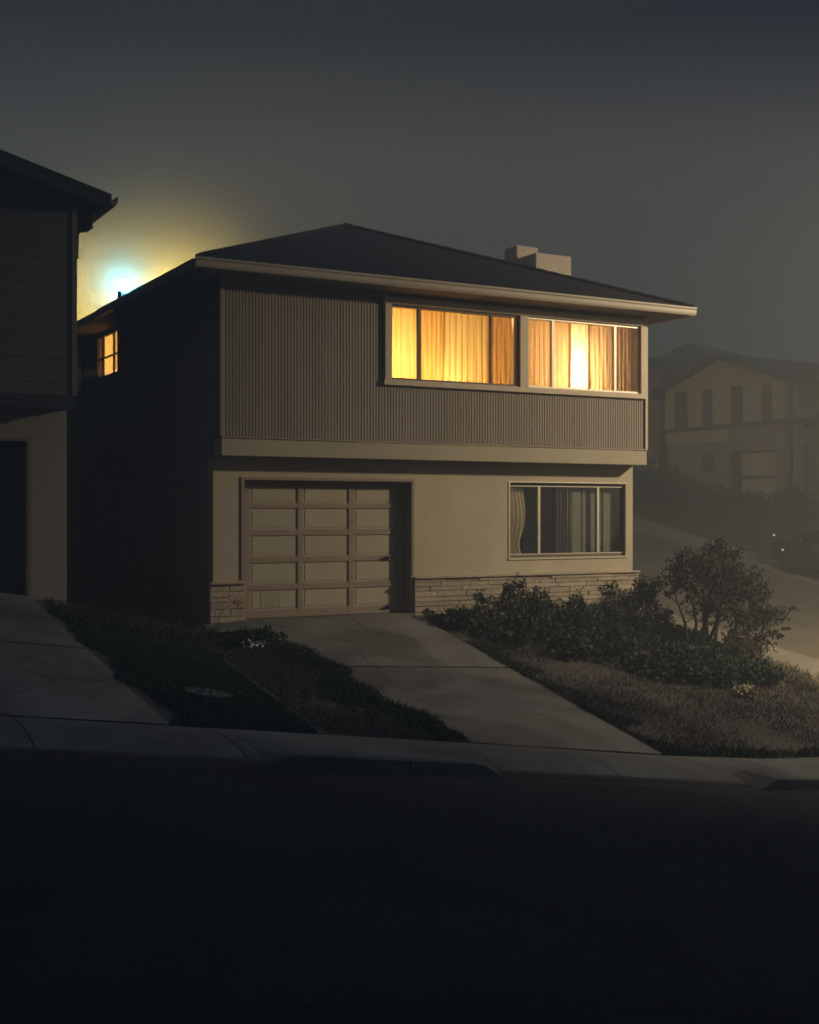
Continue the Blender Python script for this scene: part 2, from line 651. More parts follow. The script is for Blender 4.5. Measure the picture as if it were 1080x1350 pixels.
# slabs of the walk: joints are real 8 mm gaps
joints = [-60, -30, -9.2, -7.4, -5.9, -4.2, -2.31, -.75, .42, 1.95, 3.62, 5.1, 6.6, 8.1, 9.6, 12]
wm = MB()
for a, b in zip(joints, joints[1:]):
    s = walk_sheet(a + .006, b - .006, .12 if -10 < a else 1.0)
    i = len(wm.v)
    wm.v += s.v
    wm.f += [tuple(i + k for k in f) for f in s.f]
tag(wm.build('sidewalk', M['walk'], smooth=False), kind='structure')


def strip(u0, u1, v0, v1, drop, out_side):
    m = sheet([u0, (u0 + u1) / 2, u1], axis(v0, v1, v0, 30, .75, ()), lambda u, v: ground(u0 if out_side > 0 else u1, v) + (-.15 if False else 0) + .02)
    return m


for a, b, s in ((10.5, 12.0, 1), (21.0, 22.4, -1)):
    edge = b if s > 0 else a
    m = MB()
    v = -6.25
    while v < 60:
        v2 = v + 1.5
        z0, z1 = ground(edge, v) + .015, ground(edge, v2 - .012) + .015
        i = len(m.v)
        for (vv, z) in ((v, z0), (v2 - .012, z1)):
            m.v += [(a, vv, z), (b, vv, z), (b, vv, z - .3), (a, vv, z - .3)]
        for q in ((0, 1, 5, 4), (1, 2, 6, 5), (3, 0, 4, 7), (0, 3, 2, 1), (4, 5, 6, 7)):
            m.f.append(tuple(i + k for k in q))
        v = v2
    tag(m.build('sidewalk', M['walk_far']), kind='structure')


def drive(name, u0, u1, vsplits):
    m = MB()
    for a, b in zip(vsplits, vsplits[1:]):
        uu = list(np.linspace(u0, u1, 8))
        vv = list(np.linspace(a + .02, b - .02, 10))
        s = sheet(uu, vv, lambda u, v: (interp(SW, u) + ((-.004 if name == 'driveway' and u0 > 0 else interp(H0, u)) - interp(SW, u)) * (v + 6.25) / 6.25 + .004 + .006 * wob(u, v, 1)) if v < 0 else .002)
        i = len(m.v)
        m.v += s.v
        m.f += [tuple(i + k for k in f) for f in s.f]
    return tag(m.build(name, M['concrete'], smooth=True), kind='structure')


drive('driveway', .48, 3.43, [-6.245, -2.87, .32])
drive('driveway', -6.2, -2.7, [-6.245, -3.1, .0])
# concrete apron along the foot of the front wall
tag(sheet(list(np.linspace(-1.3, .47, 8)), [-.62, -.3, -.02], lambda u, v: ground(u, v) + .03).build('path', M['walk']), kind='structure')


# ------------------------------------------------------------------ the lit house
HW, HD = 8.0, 13.0
house = thing('two_storey_house', (4, 0, 0), 'tan two-storey house with lit curtained upper windows above a garage', 'house')


def wall_with_holes(m, u0, u1, z0, z1, v0, v1, holes):
    """front-facing wall slab as butted boxes round rectangular openings (sorted by u)"""
    x = u0
    for (a, b, c, d) in holes:
        if a > x: m.box(x, a, v0, v1, z0, z1)
        if c > z0: m.box(a, b, v0, v1, z0, c)
        if d < z1: m.box(a, b, v0, v1, d, z1)
        x = b
    if x < u1: m.box(x, u1, v0, v1, z0, z1)


lw = MB()
wall_with_holes(lw, 0, HW, -1.6, 2.485, 0, .2, [(.5, 3.405, -.03, 2.14), (5.335, 7.84, .86, 2.155)])
lw.box(HW - .2, HW, .2, HD, -1.6, 2.485)
lw.box(.2, HW - .2, HD - .2, HD, -1.6, 2.485)
lw.build('lower_wall', M['stucco'], house)
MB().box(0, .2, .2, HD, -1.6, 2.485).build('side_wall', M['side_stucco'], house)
MB().box(.5, 3.405, .2, .21, -1.0, -.04).build('threshold', M['concrete'], house)

# overhanging floor edge
MB().box(-.005, HW + .015, -.375, -.02, 2.488, 2.748).build('belt_band', M['band'], house, bevel=.006)
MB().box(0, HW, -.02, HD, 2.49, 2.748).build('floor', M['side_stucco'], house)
MB().box(-.012, HW + .03, -.395, -.36, 2.7505, 2.772).build('drip_edge', M['siding'], house)

# grooved upright siding of the front, as proud boards on a backing
MB().box(-.03, 0, -.02, 6, 2.70, 2.755).build('side_ledge', M['side_stucco'], house)
sd = MB()
z0, z1 = 2.774, 5.245
holes = [(2.83, 5.28, 3.755, 4.955), (5.447, 7.862, 3.755, 4.955)]
wall_with_holes(sd, 0, HW, z0, z1, -.335, -.2, holes)
pitch = .0522
u = 0.03
while u < HW - .02:
    a, b = u, min(u + pitch - .015, HW)
    gap = [(z0, z1)]
    if b > 2.715 and a < 7.985: gap = [(z0, 3.665), (5.07, z1)]
    for (p, q) in gap:
        sd.box(a, b, -.345 + random.uniform(-.0015, .0015), -.3352, p, q)
    u += pitch
sd.build('siding', M['siding'], house)
uw = MB()
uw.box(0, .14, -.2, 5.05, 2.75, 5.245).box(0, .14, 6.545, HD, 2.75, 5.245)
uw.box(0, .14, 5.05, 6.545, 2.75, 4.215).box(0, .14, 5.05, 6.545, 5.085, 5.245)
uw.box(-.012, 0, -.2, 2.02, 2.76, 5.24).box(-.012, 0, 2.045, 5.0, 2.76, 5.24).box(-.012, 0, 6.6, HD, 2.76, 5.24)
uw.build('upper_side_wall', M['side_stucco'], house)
uw = MB()
uw.box(HW - .14, HW, -.2, HD, 2.75, 5.245).box(.14, HW - .14, HD - .14, HD, 2.75, 5.245)
uw.build('upper_wall', M['siding'], house)
MB().box(-.02, .03, -.372, -.336, 2.774, 5.12).build('corner_trim', M['siding'], house)
MB().box(7.99, 8.04, -.376, -.3, 2.774, 5.12).build('corner_trim', M['trim'], house)

# roof
EL, ER, EF, EB = -.53, 8.55, -.90, 13.6
ez = 5.265
AP, RB = (4.03, 3.7, 7.14), (4.03, 9.1, 7.14)
r = MB()
c = [(EL - .05, EF - .05, ez), (ER + .05, EF - .05, ez), (ER + .05, EB + .05, ez), (EL - .05, EB + .05, ez)]
r.face(c[0], c[1], AP).face(c[1], c[2], RB, AP).face(c[2], c[3], RB).face(c[3], c[0], AP, RB)
r.face(*[(p[0], p[1], p[2] - .03) for p in reversed(c)])
for k in range(4):
    p, q = c[k], c[(k + 1) % 4]
    r.face(p, q, (q[0], q[1], q[2] - .03), (p[0], p[1], p[2] - .03))
roof = r.build('roof', M['roof'], house)
hips = MB()
for p in c[:2]:
    d = Vector(AP) - Vector(p)
    for k in range(26):
        a = Vector(p) + d * (k / 26) + Vector((0, 0, .012))
        b = Vector(p) + d * ((k + 1.15) / 26) + Vector((0, 0, .02))
        hips.tube([a, b], [.036, .042], 6)
hips.build('hip_caps', M['roof'], roof)
MB().tube([(-.30, 3.98, 5.30), (-.30, 3.98, 5.56)], .035, 8).build('vent_pipe', M['dark_metal'], roof)
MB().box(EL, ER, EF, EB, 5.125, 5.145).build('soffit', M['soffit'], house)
g = MB()
gp = [(-.90, 5.125), (-.985, 5.125), (-1.0, 5.16), (-1.0, 5.215), (-1.02, 5.235), (-1.02, 5.262), (-1.005, 5.262), (-1.0, 5.25), (-.90, 5.25)]
g.prism(gp, 'x', EL - .08, 2.55).prism([(p, q) for p, q in gp], 'x', 2.556, ER + .07)
g.build('gutter', M['gutter'], house)
sg = MB()
sg.box(EL - .10, EL, EF + .004, 4.25, 5.122, 5.25).box(EL - .06, EL, 4.25, EB, 5.126, 5.238)
sg.build('side_gutter', M['dark_frame'], house)
MB().box(ER, ER + .10, EF + .004, EB, 5.122, 5.25).build('side_gutter', M['gutter'], house)

# chimney on the far side
ch = MB().box(7.95, 8.83, 3.0, 3.62, -1.5, 6.90)
chim = ch.build('chimney', M['chimney'], house, bevel=.02)
MB().box(7.90, 8.45, 3.625, 4.1, 4.0, 7.17).build('flue', M['chimney'], chim, bevel=.04)
MB().prism([(7.1, 6.0), (7.93, 6.86), (7.93, 6.0)], 'y', 3.75, 4.6).build('cricket', M['chimney'], chim)

# garage door in its recess
GV = .20
gd = MB()
rails = [(0, .128), (.435, .53), (.86, .954), (1.284, 1.379), (1.709, 1.792), (2.05, 2.13)]
stiles = [(.505, .665), (1.468, 1.552), (2.36, 2.455), (3.22, 3.40)]
for a, b in stiles:
    gd.box(a, b, GV - .018, GV + .03, 0.005, 2.135)
for c_, d_ in rails:
    for (a, b), (a2, b2) in zip(stiles, stiles[1:]):
        gd.box(b, a2, GV - .016, GV + .03, max(.005, c_), d_)
door = gd.build('garage_door', M['door_rail'], house, bevel=.004)
for (c0, c1), (d0, d1) in zip(rails, rails[1:]):
    for (a, b), (a2, b2) in zip(stiles, stiles[1:]):
        p = MB().box(b, a2, GV + .004, GV + .02, c1, d0)
        p.box(b + .045, a2 - .045, GV - .004, GV + .004, c1 + .03, d0 - .03)
        p.build('panel', M['door_panel'], door)
for (a, b, zz) in ((.85, 1.18, .165),):
    v_ = MB()
    v_.box(a, b, GV - .010, GV - .0042, zz, zz + .02).box(a, b, GV - .010, GV - .0042, zz + .215, zz + .235)
    v_.box(a, a + .02, GV - .010, GV - .0042, zz + .02, zz + .215).box(b - .02, b, GV - .010, GV - .0042, zz + .02, zz + .215)
    for k in range(7):
        v_.box(a + .02, b - .02, GV - .009, GV - .006, zz + .03 + k * .026, zz + .045 + k * .026)
    v_.build('vent', M['plastic_vent'], door)
for uu, zz in ((3.05, .905), (3.06, .10)):
    MB().box(uu - .09, uu + .09, GV - .06, GV - .045, zz - .012, zz + .012).box(uu - .02, uu + .02, GV - .045, GV - .028, zz - .03, zz + .03).build('handle', M['dark_metal'], door)
tr = MB()
tr.box(.44, .5, -.022, .01, .62, 2.16).box(3.405, 3.46, -.022, .01, .62, 2.16).box(.44, 3.46, -.024, .0, 2.1402, 2.185)
tr.build('garage_frame', M['door_rail'], house, bevel=.004)
jb = MB()
jb.box(.5, .506, .0, .16, .0, 2.14).box(3.399, 3.405, .0, .16, .0, 2.14).box(.506, 3.399, .0, .16, 2.134, 2.14)
jb.build('garage_reveal', M['door_rail'], house)


# stone veneer at the foot of the wall
def stone_run(u0, u1, z0, z1, v0, end_u=None, side_depth=.0):
    mm = MB().box(u0 + .012, u1 - .012, v0 + .03, -.001, z0, z1 - .012)
    st = MB()
    z = z0
    while z < z1 - .05:
        h = random.choice((.075, .095, .115, .13))
        if z + h > z1 - .04: h = z1 - z
        x = u0
        while x < u1 - .02:
            w = random.uniform(.22, .75)
            if x + w > u1 - .14: w = u1 - x
            dz = random.uniform(-.004, .004)
            st.box(x + .004, x + w - .004, v0 + random.uniform(-.004, .018), v0 + .045, z + .004 + dz, z + h - .004 + dz)
            x += w
        z += h
    # capping course
    x = u0 - .01
    while x < u1:
        w = random.uniform(.5, .95)
        if x + w > u1 - .25: w = u1 + .01 - x
        st.box(x, x + w - .005, v0 - .03, -.001, z1 + .002, z1 + .035)
        x += w
    return mm, st


for (a, b) in ((-.07, .5), (3.44, 8.09)):
    mm, st = stone_run(a, b, -1.2 if a > 1 else -.4, .555, -.07)
    s = st.build('stone_veneer', M['stone'], house, bevel=.006)
    mm.build('mortar', M['mortar'], s)


def pane(a, b, c, d, v, m, parent):
    return MB().box(a, b, v, v + .006, c, d).build('pane', m, parent)


# lower window
wf = MB()
a, b, c_, d_ = 5.335, 7.84, .86, 2.155
for (x0, x1, y0, y1) in ((a, a + .05, c_ + .05, d_ - .05), (b - .05, b, c_ + .05, d_ - .05), (a, b, c_, c_ + .05), (a, b, d_ - .05, d_)):
    wf.box(x0, x1, .06, .13, y0, y1)
win = wf.build('window', M['dark_frame'], house, bevel=.003)
mu = MB()
for x, w in ((5.955, .05), (7.235, .045)):
    mu.box(x, x + w, .05, .12, c_ + .05, d_ - .05)
mu.box(a + .05, b - .05, .055, .10, c_ + .05, c_ + .068).box(a + .05, b - .05, .055, .10, d_ - .064, d_ - .05)
mu.build('mullion', M['aluminium'], win)
for x0, x1 in ((a + .05, 5.955), (6.005, 7.235), (7.28, b - .05)):
    pane(x0, x1, c_ + .068, d_ - .064, .085, M['glass_dark'], win)
wt = MB()
wt.box(a - .03, b + .012, -.022, .06, c_ - .03, c_ - .002).box(a - .03, b + .012, -.016, .06, d_ + .002, d_ + .022)
wt.box(a - .03, a - .002, -.014, .05, c_ - .002, d_ + .002)
wt.build('sill', M['aluminium'], win)
# dark room behind it
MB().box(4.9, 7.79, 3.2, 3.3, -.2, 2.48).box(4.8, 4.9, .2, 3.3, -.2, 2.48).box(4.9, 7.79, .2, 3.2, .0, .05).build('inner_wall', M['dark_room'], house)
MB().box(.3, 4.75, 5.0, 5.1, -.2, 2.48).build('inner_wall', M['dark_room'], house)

# upper windows in one wide casing
cs = MB()
U0, U1, Z0, Z1 = 2.715, 7.985, 3.665, 5.07
cs.box(U0 - .02, U1, -.415, -.336, Z0, Z0 + .09).box(U0 - .02, U1, -.415, -.336, Z1 - .115, Z1)
cs.box(U0, U0 + .115, -.41, -.336, Z0 + .09, Z1 - .115).box(U1 - .123, U1, -.41, -.336, Z0 + .09, Z1 - .115)
cs.box(5.28, 5.447, -.41, -.336, Z0 + .09, Z1 - .115)
cs.box(U0 - .05, U0 + .03, -.425, -.36, Z1 - .02, Z1 + .012)
cs.build('window_casing', M['trim'], house, bevel=.005)


def upper_window(a, b, c, d, bars, mm):
    f = MB()
    w = .032
    for (x0, x1, y0, y1) in ((a, a + w, c + w, d - w), (b - w, b, c + w, d - w), (a, b, c, c + w), (a, b, d - w, d)):
        f.box(x0, x1, -.36, -.27, y0, y1)
    wn = f.build('window', mm, house)
    xs = [a + w]
    for x, t in bars:
        MB().box(x - t / 2, x + t / 2, -.372, -.30, c + w, d - w).build('mullion', mm, wn)
        xs += [x - t / 2, x + t / 2]
    xs.append(b - w)
    for x0, x1 in zip(xs[::2], xs[1::2]):
        pane(x0, x1, c + w, d - w, -.325, M['glass'], wn)
    return wn


upper_window(2.832, 5.278, 3.757, 4.953, [(3.36, .05), (4.733, .036)], M['dark_frame'])
upper_window(5.449, 7.860, 3.757, 4.953, [(5.975, .045), (7.31, .045)], M['aluminium'])

# rooms behind the upper windows
rm = MB()
rm.box(.3, 7.8, 3.4, 3.5, 2.75, 5.12).box(2.2, 2.3, -.19, 3.4, 2.75, 5.12).box(5.34, 5.40, .12, 3.4, 2.75, 5.12)
rm.box(.15, 7.85, -.19, HD - .2, 5.10, 5.118)
rm.build('inner_wall', M['room'], house)

# small side window, four by two lights
sw_ = MB()
a, b, c_, d_ = 5.05, 6.545, 4.215, 5.085
for (y0, y1, z0_, z1_) in ((a, a + .06, c_ + .06, d_ - .05), (b - .06, b, c_ + .06, d_ - .05), (a, b, c_, c_ + .06), (a, b, d_ - .05, d_)):
    sw_.box(-.02, .025, y0, y1, z0_, z1_)
side_win = sw_.build('window', M['dark_frame'], house)
mu = MB()
mu.box(-.015, .012, 5.36, 5.42, c_ + .06, d_ - .05).box(-.015, .012, 6.12, 6.18, c_ + .06, d_ - .05)
mu.box(-.012, .010, a + .06, 5.36, 4.60, 4.635).box(-.012, .010, 5.42, 6.12, 4.60, 4.635).box(-.012, .010, 6.18, b - .06, 4.60, 4.635)
mu.build('mullion', M['dark_frame'], side_win)
MB().box(.013, .018, a + .06, b - .06, c_ + .06, d_ - .05).build('pane', M['glass'], side_win)
dw = MB().box(-.03, -.0125, 7.62, 8.32, 4.1, 5.1)
dark_win = dw.build('window', M['black_trim'], house)
MB().box(-.036, -.0305, 7.68, 8.26, 4.16, 5.04).build('pane', M['far_glass'], dark_win)
rm = MB()
rm.box(2.4, 2.5, 3.9, 9.0, 2.75, 5.1).box(.14, 2.4, 3.8, 3.9, 2.75, 5.1).box(.14, 2.4, 9.0, 9.1, 2.75, 5.1)
rm.build('inner_wall', M['room'], house)
lamp('room_light', (1.9, 7.2, 4.6), 380, (1, .70, .36), house, .12)


# curtains hang in the rooms: things of their own
def curtain(u0, u1, z0, z1, v, m, label, waves, amp=.03, group=None, lean=0.0, axis_='x'):
    n = max(20, int((u1 - u0) / .008))
    k = 8
    ph = random.uniform(0, 6)
    mb = MB()
    for j in range(k + 1):
        t = j / k
        z = z0 + (z1 - z0) * t
        for i in range(n + 1):
            s = i / n
            x = u0 + (u1 - u0) * s + lean * (1 - t) * (s - .5)
            w = math.sin(s * waves * 6.283 + ph + .5 * math.sin(s * 9 + ph)) + .4 * math.sin(s * waves * 13.7 + ph * 2)
            y = v + amp * w * (.65 + .35 * (1 - t)) + .006 * math.sin(z * 5 + s * 20)
            mb.v.append((x, y, z) if axis_ == 'x' else (y, x, z))
    for j in range(k):
        for i in range(n):
            a = j * (n + 1) + i
            mb.f.append((a, a + 1, a + n + 2, a + n + 1))
    o = mb.build('curtain', m, None, loc=((u0 + u1) / 2, v, z0) if axis_ == 'x' else (v, (u0 + u1) / 2, z0), smooth=True)
    return tag(o, label, 'curtain', group)


G = 'curtains of the lit upper windows'
curtain(2.75, 3.52, 3.3, 5.02, -.12, M['curtain_yellow'], 'bright yellow curtain at the garage end of the wider glowing window', 7, .013, G, .05)
curtain(3.50, 3.98, 3.3, 5.02, -.10, M['curtain_gold'], 'narrow orange curtain between two bright yellow ones in the glowing window', 5, .012, G, -.1)
curtain(3.94, 4.80, 3.3, 5.02, -.13, M['curtain_yellow'], 'bright yellow curtain in the middle of the wider glowing window', 7, .013, G, .04)
curtain(4.78, 5.32, 3.3, 5.02, -.10, M['curtain_orange'], 'deep orange curtain beside the post between the two lit windows', 6, .012, G)
curtain(5.38, 6.54, 3.3, 5.02, -.12, M['curtain_brown'], 'brown-gold curtain from the window post to the white bright strip', 12, .007, G)
curtain(6.50, 6.94, 3.3, 5.02, -.09, M['curtain_sheer'], 'thin white curtain glowing brightest in the strip of the right lit window', 6, .012, G)
curtain(6.90, 7.36, 3.3, 5.02, -.12, M['curtain_brown'], 'brown-gold curtain just right of the white bright strip', 5, .007, G)
curtain(7.34, 7.90, 3.3, 5.02, -.12, M['curtain_dark'], 'dim grey-brown curtain in the lit window pane by the house corner', 6, .008, G)
curtain(5.0, 5.85, 4.37, 5.1, .16, M['curtain_yellow'], 'small orange curtain in the lit window of the dark side wall', 6, .02, None, 0, 'y')
curtain(5.80, 6.6, 4.39, 5.1, .16, M['curtain_yellow'], 'second small orange curtain, at the far jamb of the side wall window', 5, .02, None, 0, 'y')
lamp('room_light', (2.85, .55, 4.05), 100, (1, .66, .27), house, .08)
lamp('room_light', (4.0, .6, 3.65), 105, (1, .66, .27), house, .08)
lamp('room_light', (6.74, .30, 4.30), 75, (1, .74, .40), house, .06)
lamp('room_light', (6.72, .30, 3.85), 75, (1, .74, .40), house, .06)
lamp('room_light', (5.9, 1.3, 4.4), 45, (1, .66, .3), house, .1)

# lower window: satin curtain, folds, flat panel
cm = MB()
n, k = 44, 14
for j in range(k + 1):
    t = j / k
    z = .80 + 1.34 * t
    pinch = 1 - .30 * math.exp(-((t - .22) / .2) ** 2)
    for i in range(n + 1):
        s = i / n
        x = 5.36 + .40 * s * pinch + .03 * (1 - t) * s
        y = .20 + .028 * math.sin(s * 26 + 3 * t * s * 2) + .03 * math.sin(t * 5 + s * 3)
        cm.v.append((x, y, z))
for j in range(k):
    for i in range(n):
        a = j * (n + 1) + i
        cm.f.append((a, a + 1, a + n + 2, a + n + 1))
tag(cm.build('curtain', M['curtain_satin'], None, loc=(5.55, .27, .8), smooth=True), 'pale satin curtain gathered aside in the dark ground floor window', 'curtain')
curtain(6.42, 6.80, .8, 2.13, .20, M['curtain_grey'], 'grey pleated curtain in the middle of the dark ground floor window', 5, .03)
bl = MB()
for x0, x1 in ((6.80, 7.02), (7.03, 7.24), (7.25, 7.48), (7.49, 7.83)):
    bl.box(x0, x1, .20 + .012 * (x0 > 7.1), .208 + .012 * (x0 > 7.1), .8, 2.13)
for x in (7.022, 7.484):
    bl.box(x - .012, x + .012, .18, .198, .8, 2.13)
tag(bl.build('panel_blind', M['blind'], None, loc=(7.3, .27, .8)), 'flat grey-green panel blind in the dark ground floor window', 'blind')
lamp_bits = None

# ------------------------------------------------------------------ neighbouring clapboard house
NZ = .49
nb = thing('clapboard_house', (-6.2, 0, NZ), 'dark clapboard house with a gable roof, cut off by the picture edge', 'house')
NL, NR = -10.2, -2.185
m = MB()
wall_with_holes(m, NL, NR, -.6, 3.1, 0, .2, [(-5.6, -2.745, NZ - .03, 2.637)])
m.box(NR - .2, NR, .2, 12, -.6, 3.1).box(NL, NL + .2, .2, 12, -.6, 3.1).box(NL + .2, NR - .2, 11.8, 12, -.6, 3.1)
m.build('lower_wall', M['n_stucco'], nb)
m = MB()
for k in range(5):
    z0_, z1_ = NZ + .006 + k * .425, NZ + .42 + k * .425
    m.box(-5.6, -2.745, .17, .2, z0_, min(z1_, 2.63))
    for x in (-5.0, -4.3, -3.6, -2.9):
        pass
gdn = m.build('garage_door', M['n_door'], nb, bevel=.006)
for x in (-5.35, -4.65, -3.95, -3.25):
    for k in range(5):
        MB().box(x, x + .42, .162, .17, NZ + .07 + k * .425, NZ + .33 + k * .425).build('panel', M['n_door'], gdn)
MB().box(-2.745, -2.69, -.02, .0, NZ, 2.68).box(-5.6, -2.745, -.02, .0, 2.637, 2.68).build('garage_frame', M['n_trim'], nb)
m = MB().box(NL, NR + .0, -.36, 12, 3.10, 3.13)
m.build('floor', M['black_trim'], nb)
MB().box(NL - .015, NR + .02, -.40, -.36, 3.08, 3.27).build('belt_band', M['black_trim'], nb)
# lapped boards, front and right side
m = MB()
zb = 3.272
while zb < 7.1:
    zt = min(zb + .172, 7.2)
    # gable clip
    half = (7.245 - .12 - zt) / .275 if zt > 5.8 else 99
    a, b = max(NL, -6.2 - half), min(NR - .02, -6.2 + half)
    if b - a > .3:
        m.prism([(-.36, zb), (-.336, zb), (-.345, zt - .003), (-.352, zt - .003)], 'x', a, b)
    if zb < 5.7:
        m.prism([(NR, zb), (NR + .022, zb), (NR + .006, zt - .003), (NR, zt - .003)], 'y', -.33, 12)
    zb += .172
m.build('clapboard', M['clap'], nb)
m = MB().box(NL, NR, -.335, 12, 3.135, 5.62)
m.prism([(NL, 5.62), (NR, 5.62), (NR, 6.0), (-6.2, 7.1), (NL, 6.0)], 'y', -.335, 11.9)
m.build('upper_wall', M['clap'], nb)
MB().box(NR - .02, NR + .05, -.385, -.30, 3.272, 5.98).build('corner_trim', M['n_trim'], nb)
# roof: two slopes with rake boards
rz = lambda x: 6.02 + (abs(x + 6.2) - 4.47) * -.275
m = MB()
for s in (-1, 1):
    xe, xr = -6.2 + s * 4.42, -6.2
    p = [(xe, rz(xe) - .01), (xr, rz(xr)), (xr, rz(xr) - .09), (xe, rz(xe) - .10)]
    m.prism(p, 'y', -.86, 12.6)
nroof = m.build('roof', M['n_roof'], nb)
m = MB()
for s in (-1, 1):
    xe, xr = -6.2 + s * 4.40, -6.2
    m.prism([(xe, rz(xe) - .1), (xr, rz(xr) - .092), (xr, rz(xr) - .20), (xe, rz(xe) - .21)], 'y', -.855, -.82)
m.build('rake_board', M['black_trim'], nb)
m = MB()
for s in (-1, 1):
    xe = -6.2 + s * 4.37
    xw = -6.2 + s * 4.04
    p = [(xe, rz(xe) - .125), (xw, rz(xw) - .125), (xw, rz(xw) - .105), (xe, rz(xe) - .105)]
    m.prism(p if s > 0 else p[::-1], 'y', -.3, 12.5)
    p = [(xe, rz(xe) - .125), (-6.2, rz(-6.2) - .125), (-6.2, rz(-6.2) - .105), (xe, rz(xe) - .105)]
    m.prism(p if s > 0 else p[::-1], 'y', -.815, -.37)
m.build('soffit', M['black_trim'], nb)
m = MB()
xe = -6.2 + 4.40
gp = [(xe - .02, 5.985), (xe + .0, 5.87), (xe + .08, 5.87), (xe + .10, 5.92), (xe + .11, 5.99), (xe + .085, 5.99), (xe + .08, 5.93), (xe + .01, 5.93)]
m.prism(gp, 'y', -.88, 12.5)
m.build('gutter', M['n_trim'], nb)
dp = [(xe - .12, -.40, 5.84), (xe - .12, -.40, 5.74), (xe - .14, -.39, 5.66), (xe - .20, -.37, 5.61), (xe - .28, -.34, 5.60), (xe - .33, -.31, 5.56), (xe - .335, -.30, 5.2)]
MB().tube(dp, .04, 8).build('downspout', M['black_trim'], nb, smooth=True)

# ------------------------------------------------------------------ house across the lane behind (only its corner shows through the glow)
bz = 3.0
bk = thing('back_house', (2.2, 27, bz), 'pale flat-eaved house showing faintly inside the lamp glow', 'house')
MB().box(-3.0, 5.2, 27, 36, bz - 1, 10.55).build('wall', M['far_wall'], bk)
m = MB()
m.box(-3.6, 5.75, 26.4, 36.6, 10.6, 10.85)
m.prism([(-3.6, 10.86), (5.75, 10.86), (1.1, 12.2)], 'y', 26.4, 36.6)
m.build('roof', M['far_roof'], bk)
w = MB().box(-.9, 1.2, 26.96, 26.99, 7.6, 9.0).build('window', M['far_trim'], bk)
MB().box(-.8, 1.1, 26.94, 26.955, 7.7, 8.9).build('pane', M['far_glass'], w)
MB().box(-3.0, 5.25, 26.93, 26.985, 8.75, 8.9).build('belt_band', M['far_wall_dark'], bk)

# ------------------------------------------------------------------ gabled house across the side street
fx = 29.0
gh = thing('gabled_house', (fx, 20.3, 2.1), 'pale gabled house with narrow upper windows, dim in the fog', 'house')
A, B = 16.87, 23.75
m = MB()
m.prism([(A, 5.18), (B, 5.18), (B, 6.85), (20.4, 7.9), (A, 6.85)], 'x', fx, fx + 9)
m.build('upper_wall', M['far_wall'], gh)
m = MB()
m.box(fx + .1, fx + .25, A + .1, 17.45, 1.0, 5.12).box(fx + .1, fx + .25, 19.93, B - .05, 1.0, 5.12).box(fx + .1, fx + .25, 17.45, 19.93, 4.05, 5.12)
m.box(fx + .25, fx + 9, A + .1, A + .25, 1.0, 5.12).box(fx + .25, fx + 9, B - .2, B - .05, 1.0, 5.12).box(fx + 8.8, fx + 9, A + .25, B - .2, 1, 5.12)
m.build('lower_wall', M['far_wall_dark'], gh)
MB().box(fx - .04, fx + .12, A - .02, B + .02, 5.06, 5.19).build('belt_band', M['far_trim'], gh)
MB().box(fx + .04, fx + .098, 20.0, B - .02, 4.5, 5.0).build('siding', M['far_wall'], gh)
gd2 = MB().box(fx + .35, fx + .4, 17.45, 19.93, 2.0, 4.05).build('garage_door', M['far_trim'], gh)
for z0_, z1_ in ((2.08, 2.95), (3.08, 3.98)):
    MB().box(fx + .30, fx + .349, 17.5, 19.45, z0_, z1_).build('panel', M['far_door'], gd2)
for (y0, y1, z0_, z1_) in ((22.41, 23.03, 5.27, 6.63), (20.9, 21.35, 5.27, 6.62), (19.17, 19.68, 5.28, 6.6), (17.6, 17.98, 5.28, 6.5), (20.94, 21.4, 3.45, 3.93)):
    w = MB().box(fx - .03 + (.06 if z1_ < 5 else 0), fx + (.10 if z1_ < 5 else 0) - .002, y0 - .06, y1 + .06, z0_ - .06, z1_ + .06).build('window', M['far_trim'], gh)
    MB().box(fx - .045 + (.06 if z1_ < 5 else 0), fx - .031 + (.06 if z1_ < 5 else 0), y0, y1, z0_, z1_).build('pane', M['far_glass'], w)
rzf = lambda y: 8.02 - abs(y - 20.4) * .32
m = MB()
for s in (-1, 1):
    ye = 20.4 + s * 4.1
    m.prism([(ye, rzf(ye)), (20.4, rzf(20.4)), (20.4, rzf(20.4) - .16), (ye, rzf(ye) - .16)] if s > 0 else [(ye, rzf(ye)), (ye, rzf(ye) - .16), (20.4, rzf(20.4) - .16), (20.4, rzf(20.4))], 'x', fx - .55, fx + 9.5)
m.build('roof', M['far_roof'], gh)
m = MB().box(fx + .06, fx + .5, A - .5, A - .35, 2.0, 6.4).box(fx + 1.3, fx + 1.45, A - .5, A - .35, 2.0, 6.4)
m.build('porch_post', M['far_wall_dark'], gh)
MB().box(fx + .4, fx + 1.3, A + .06, A + .098, 2.0, 4.3).build('door', M['far_trim'], gh)
MB().box(fx - .0, fx + 2.6, A - .55, A + .09, 5.0, 5.17).build('porch_slab', M['far_trim'], gh)

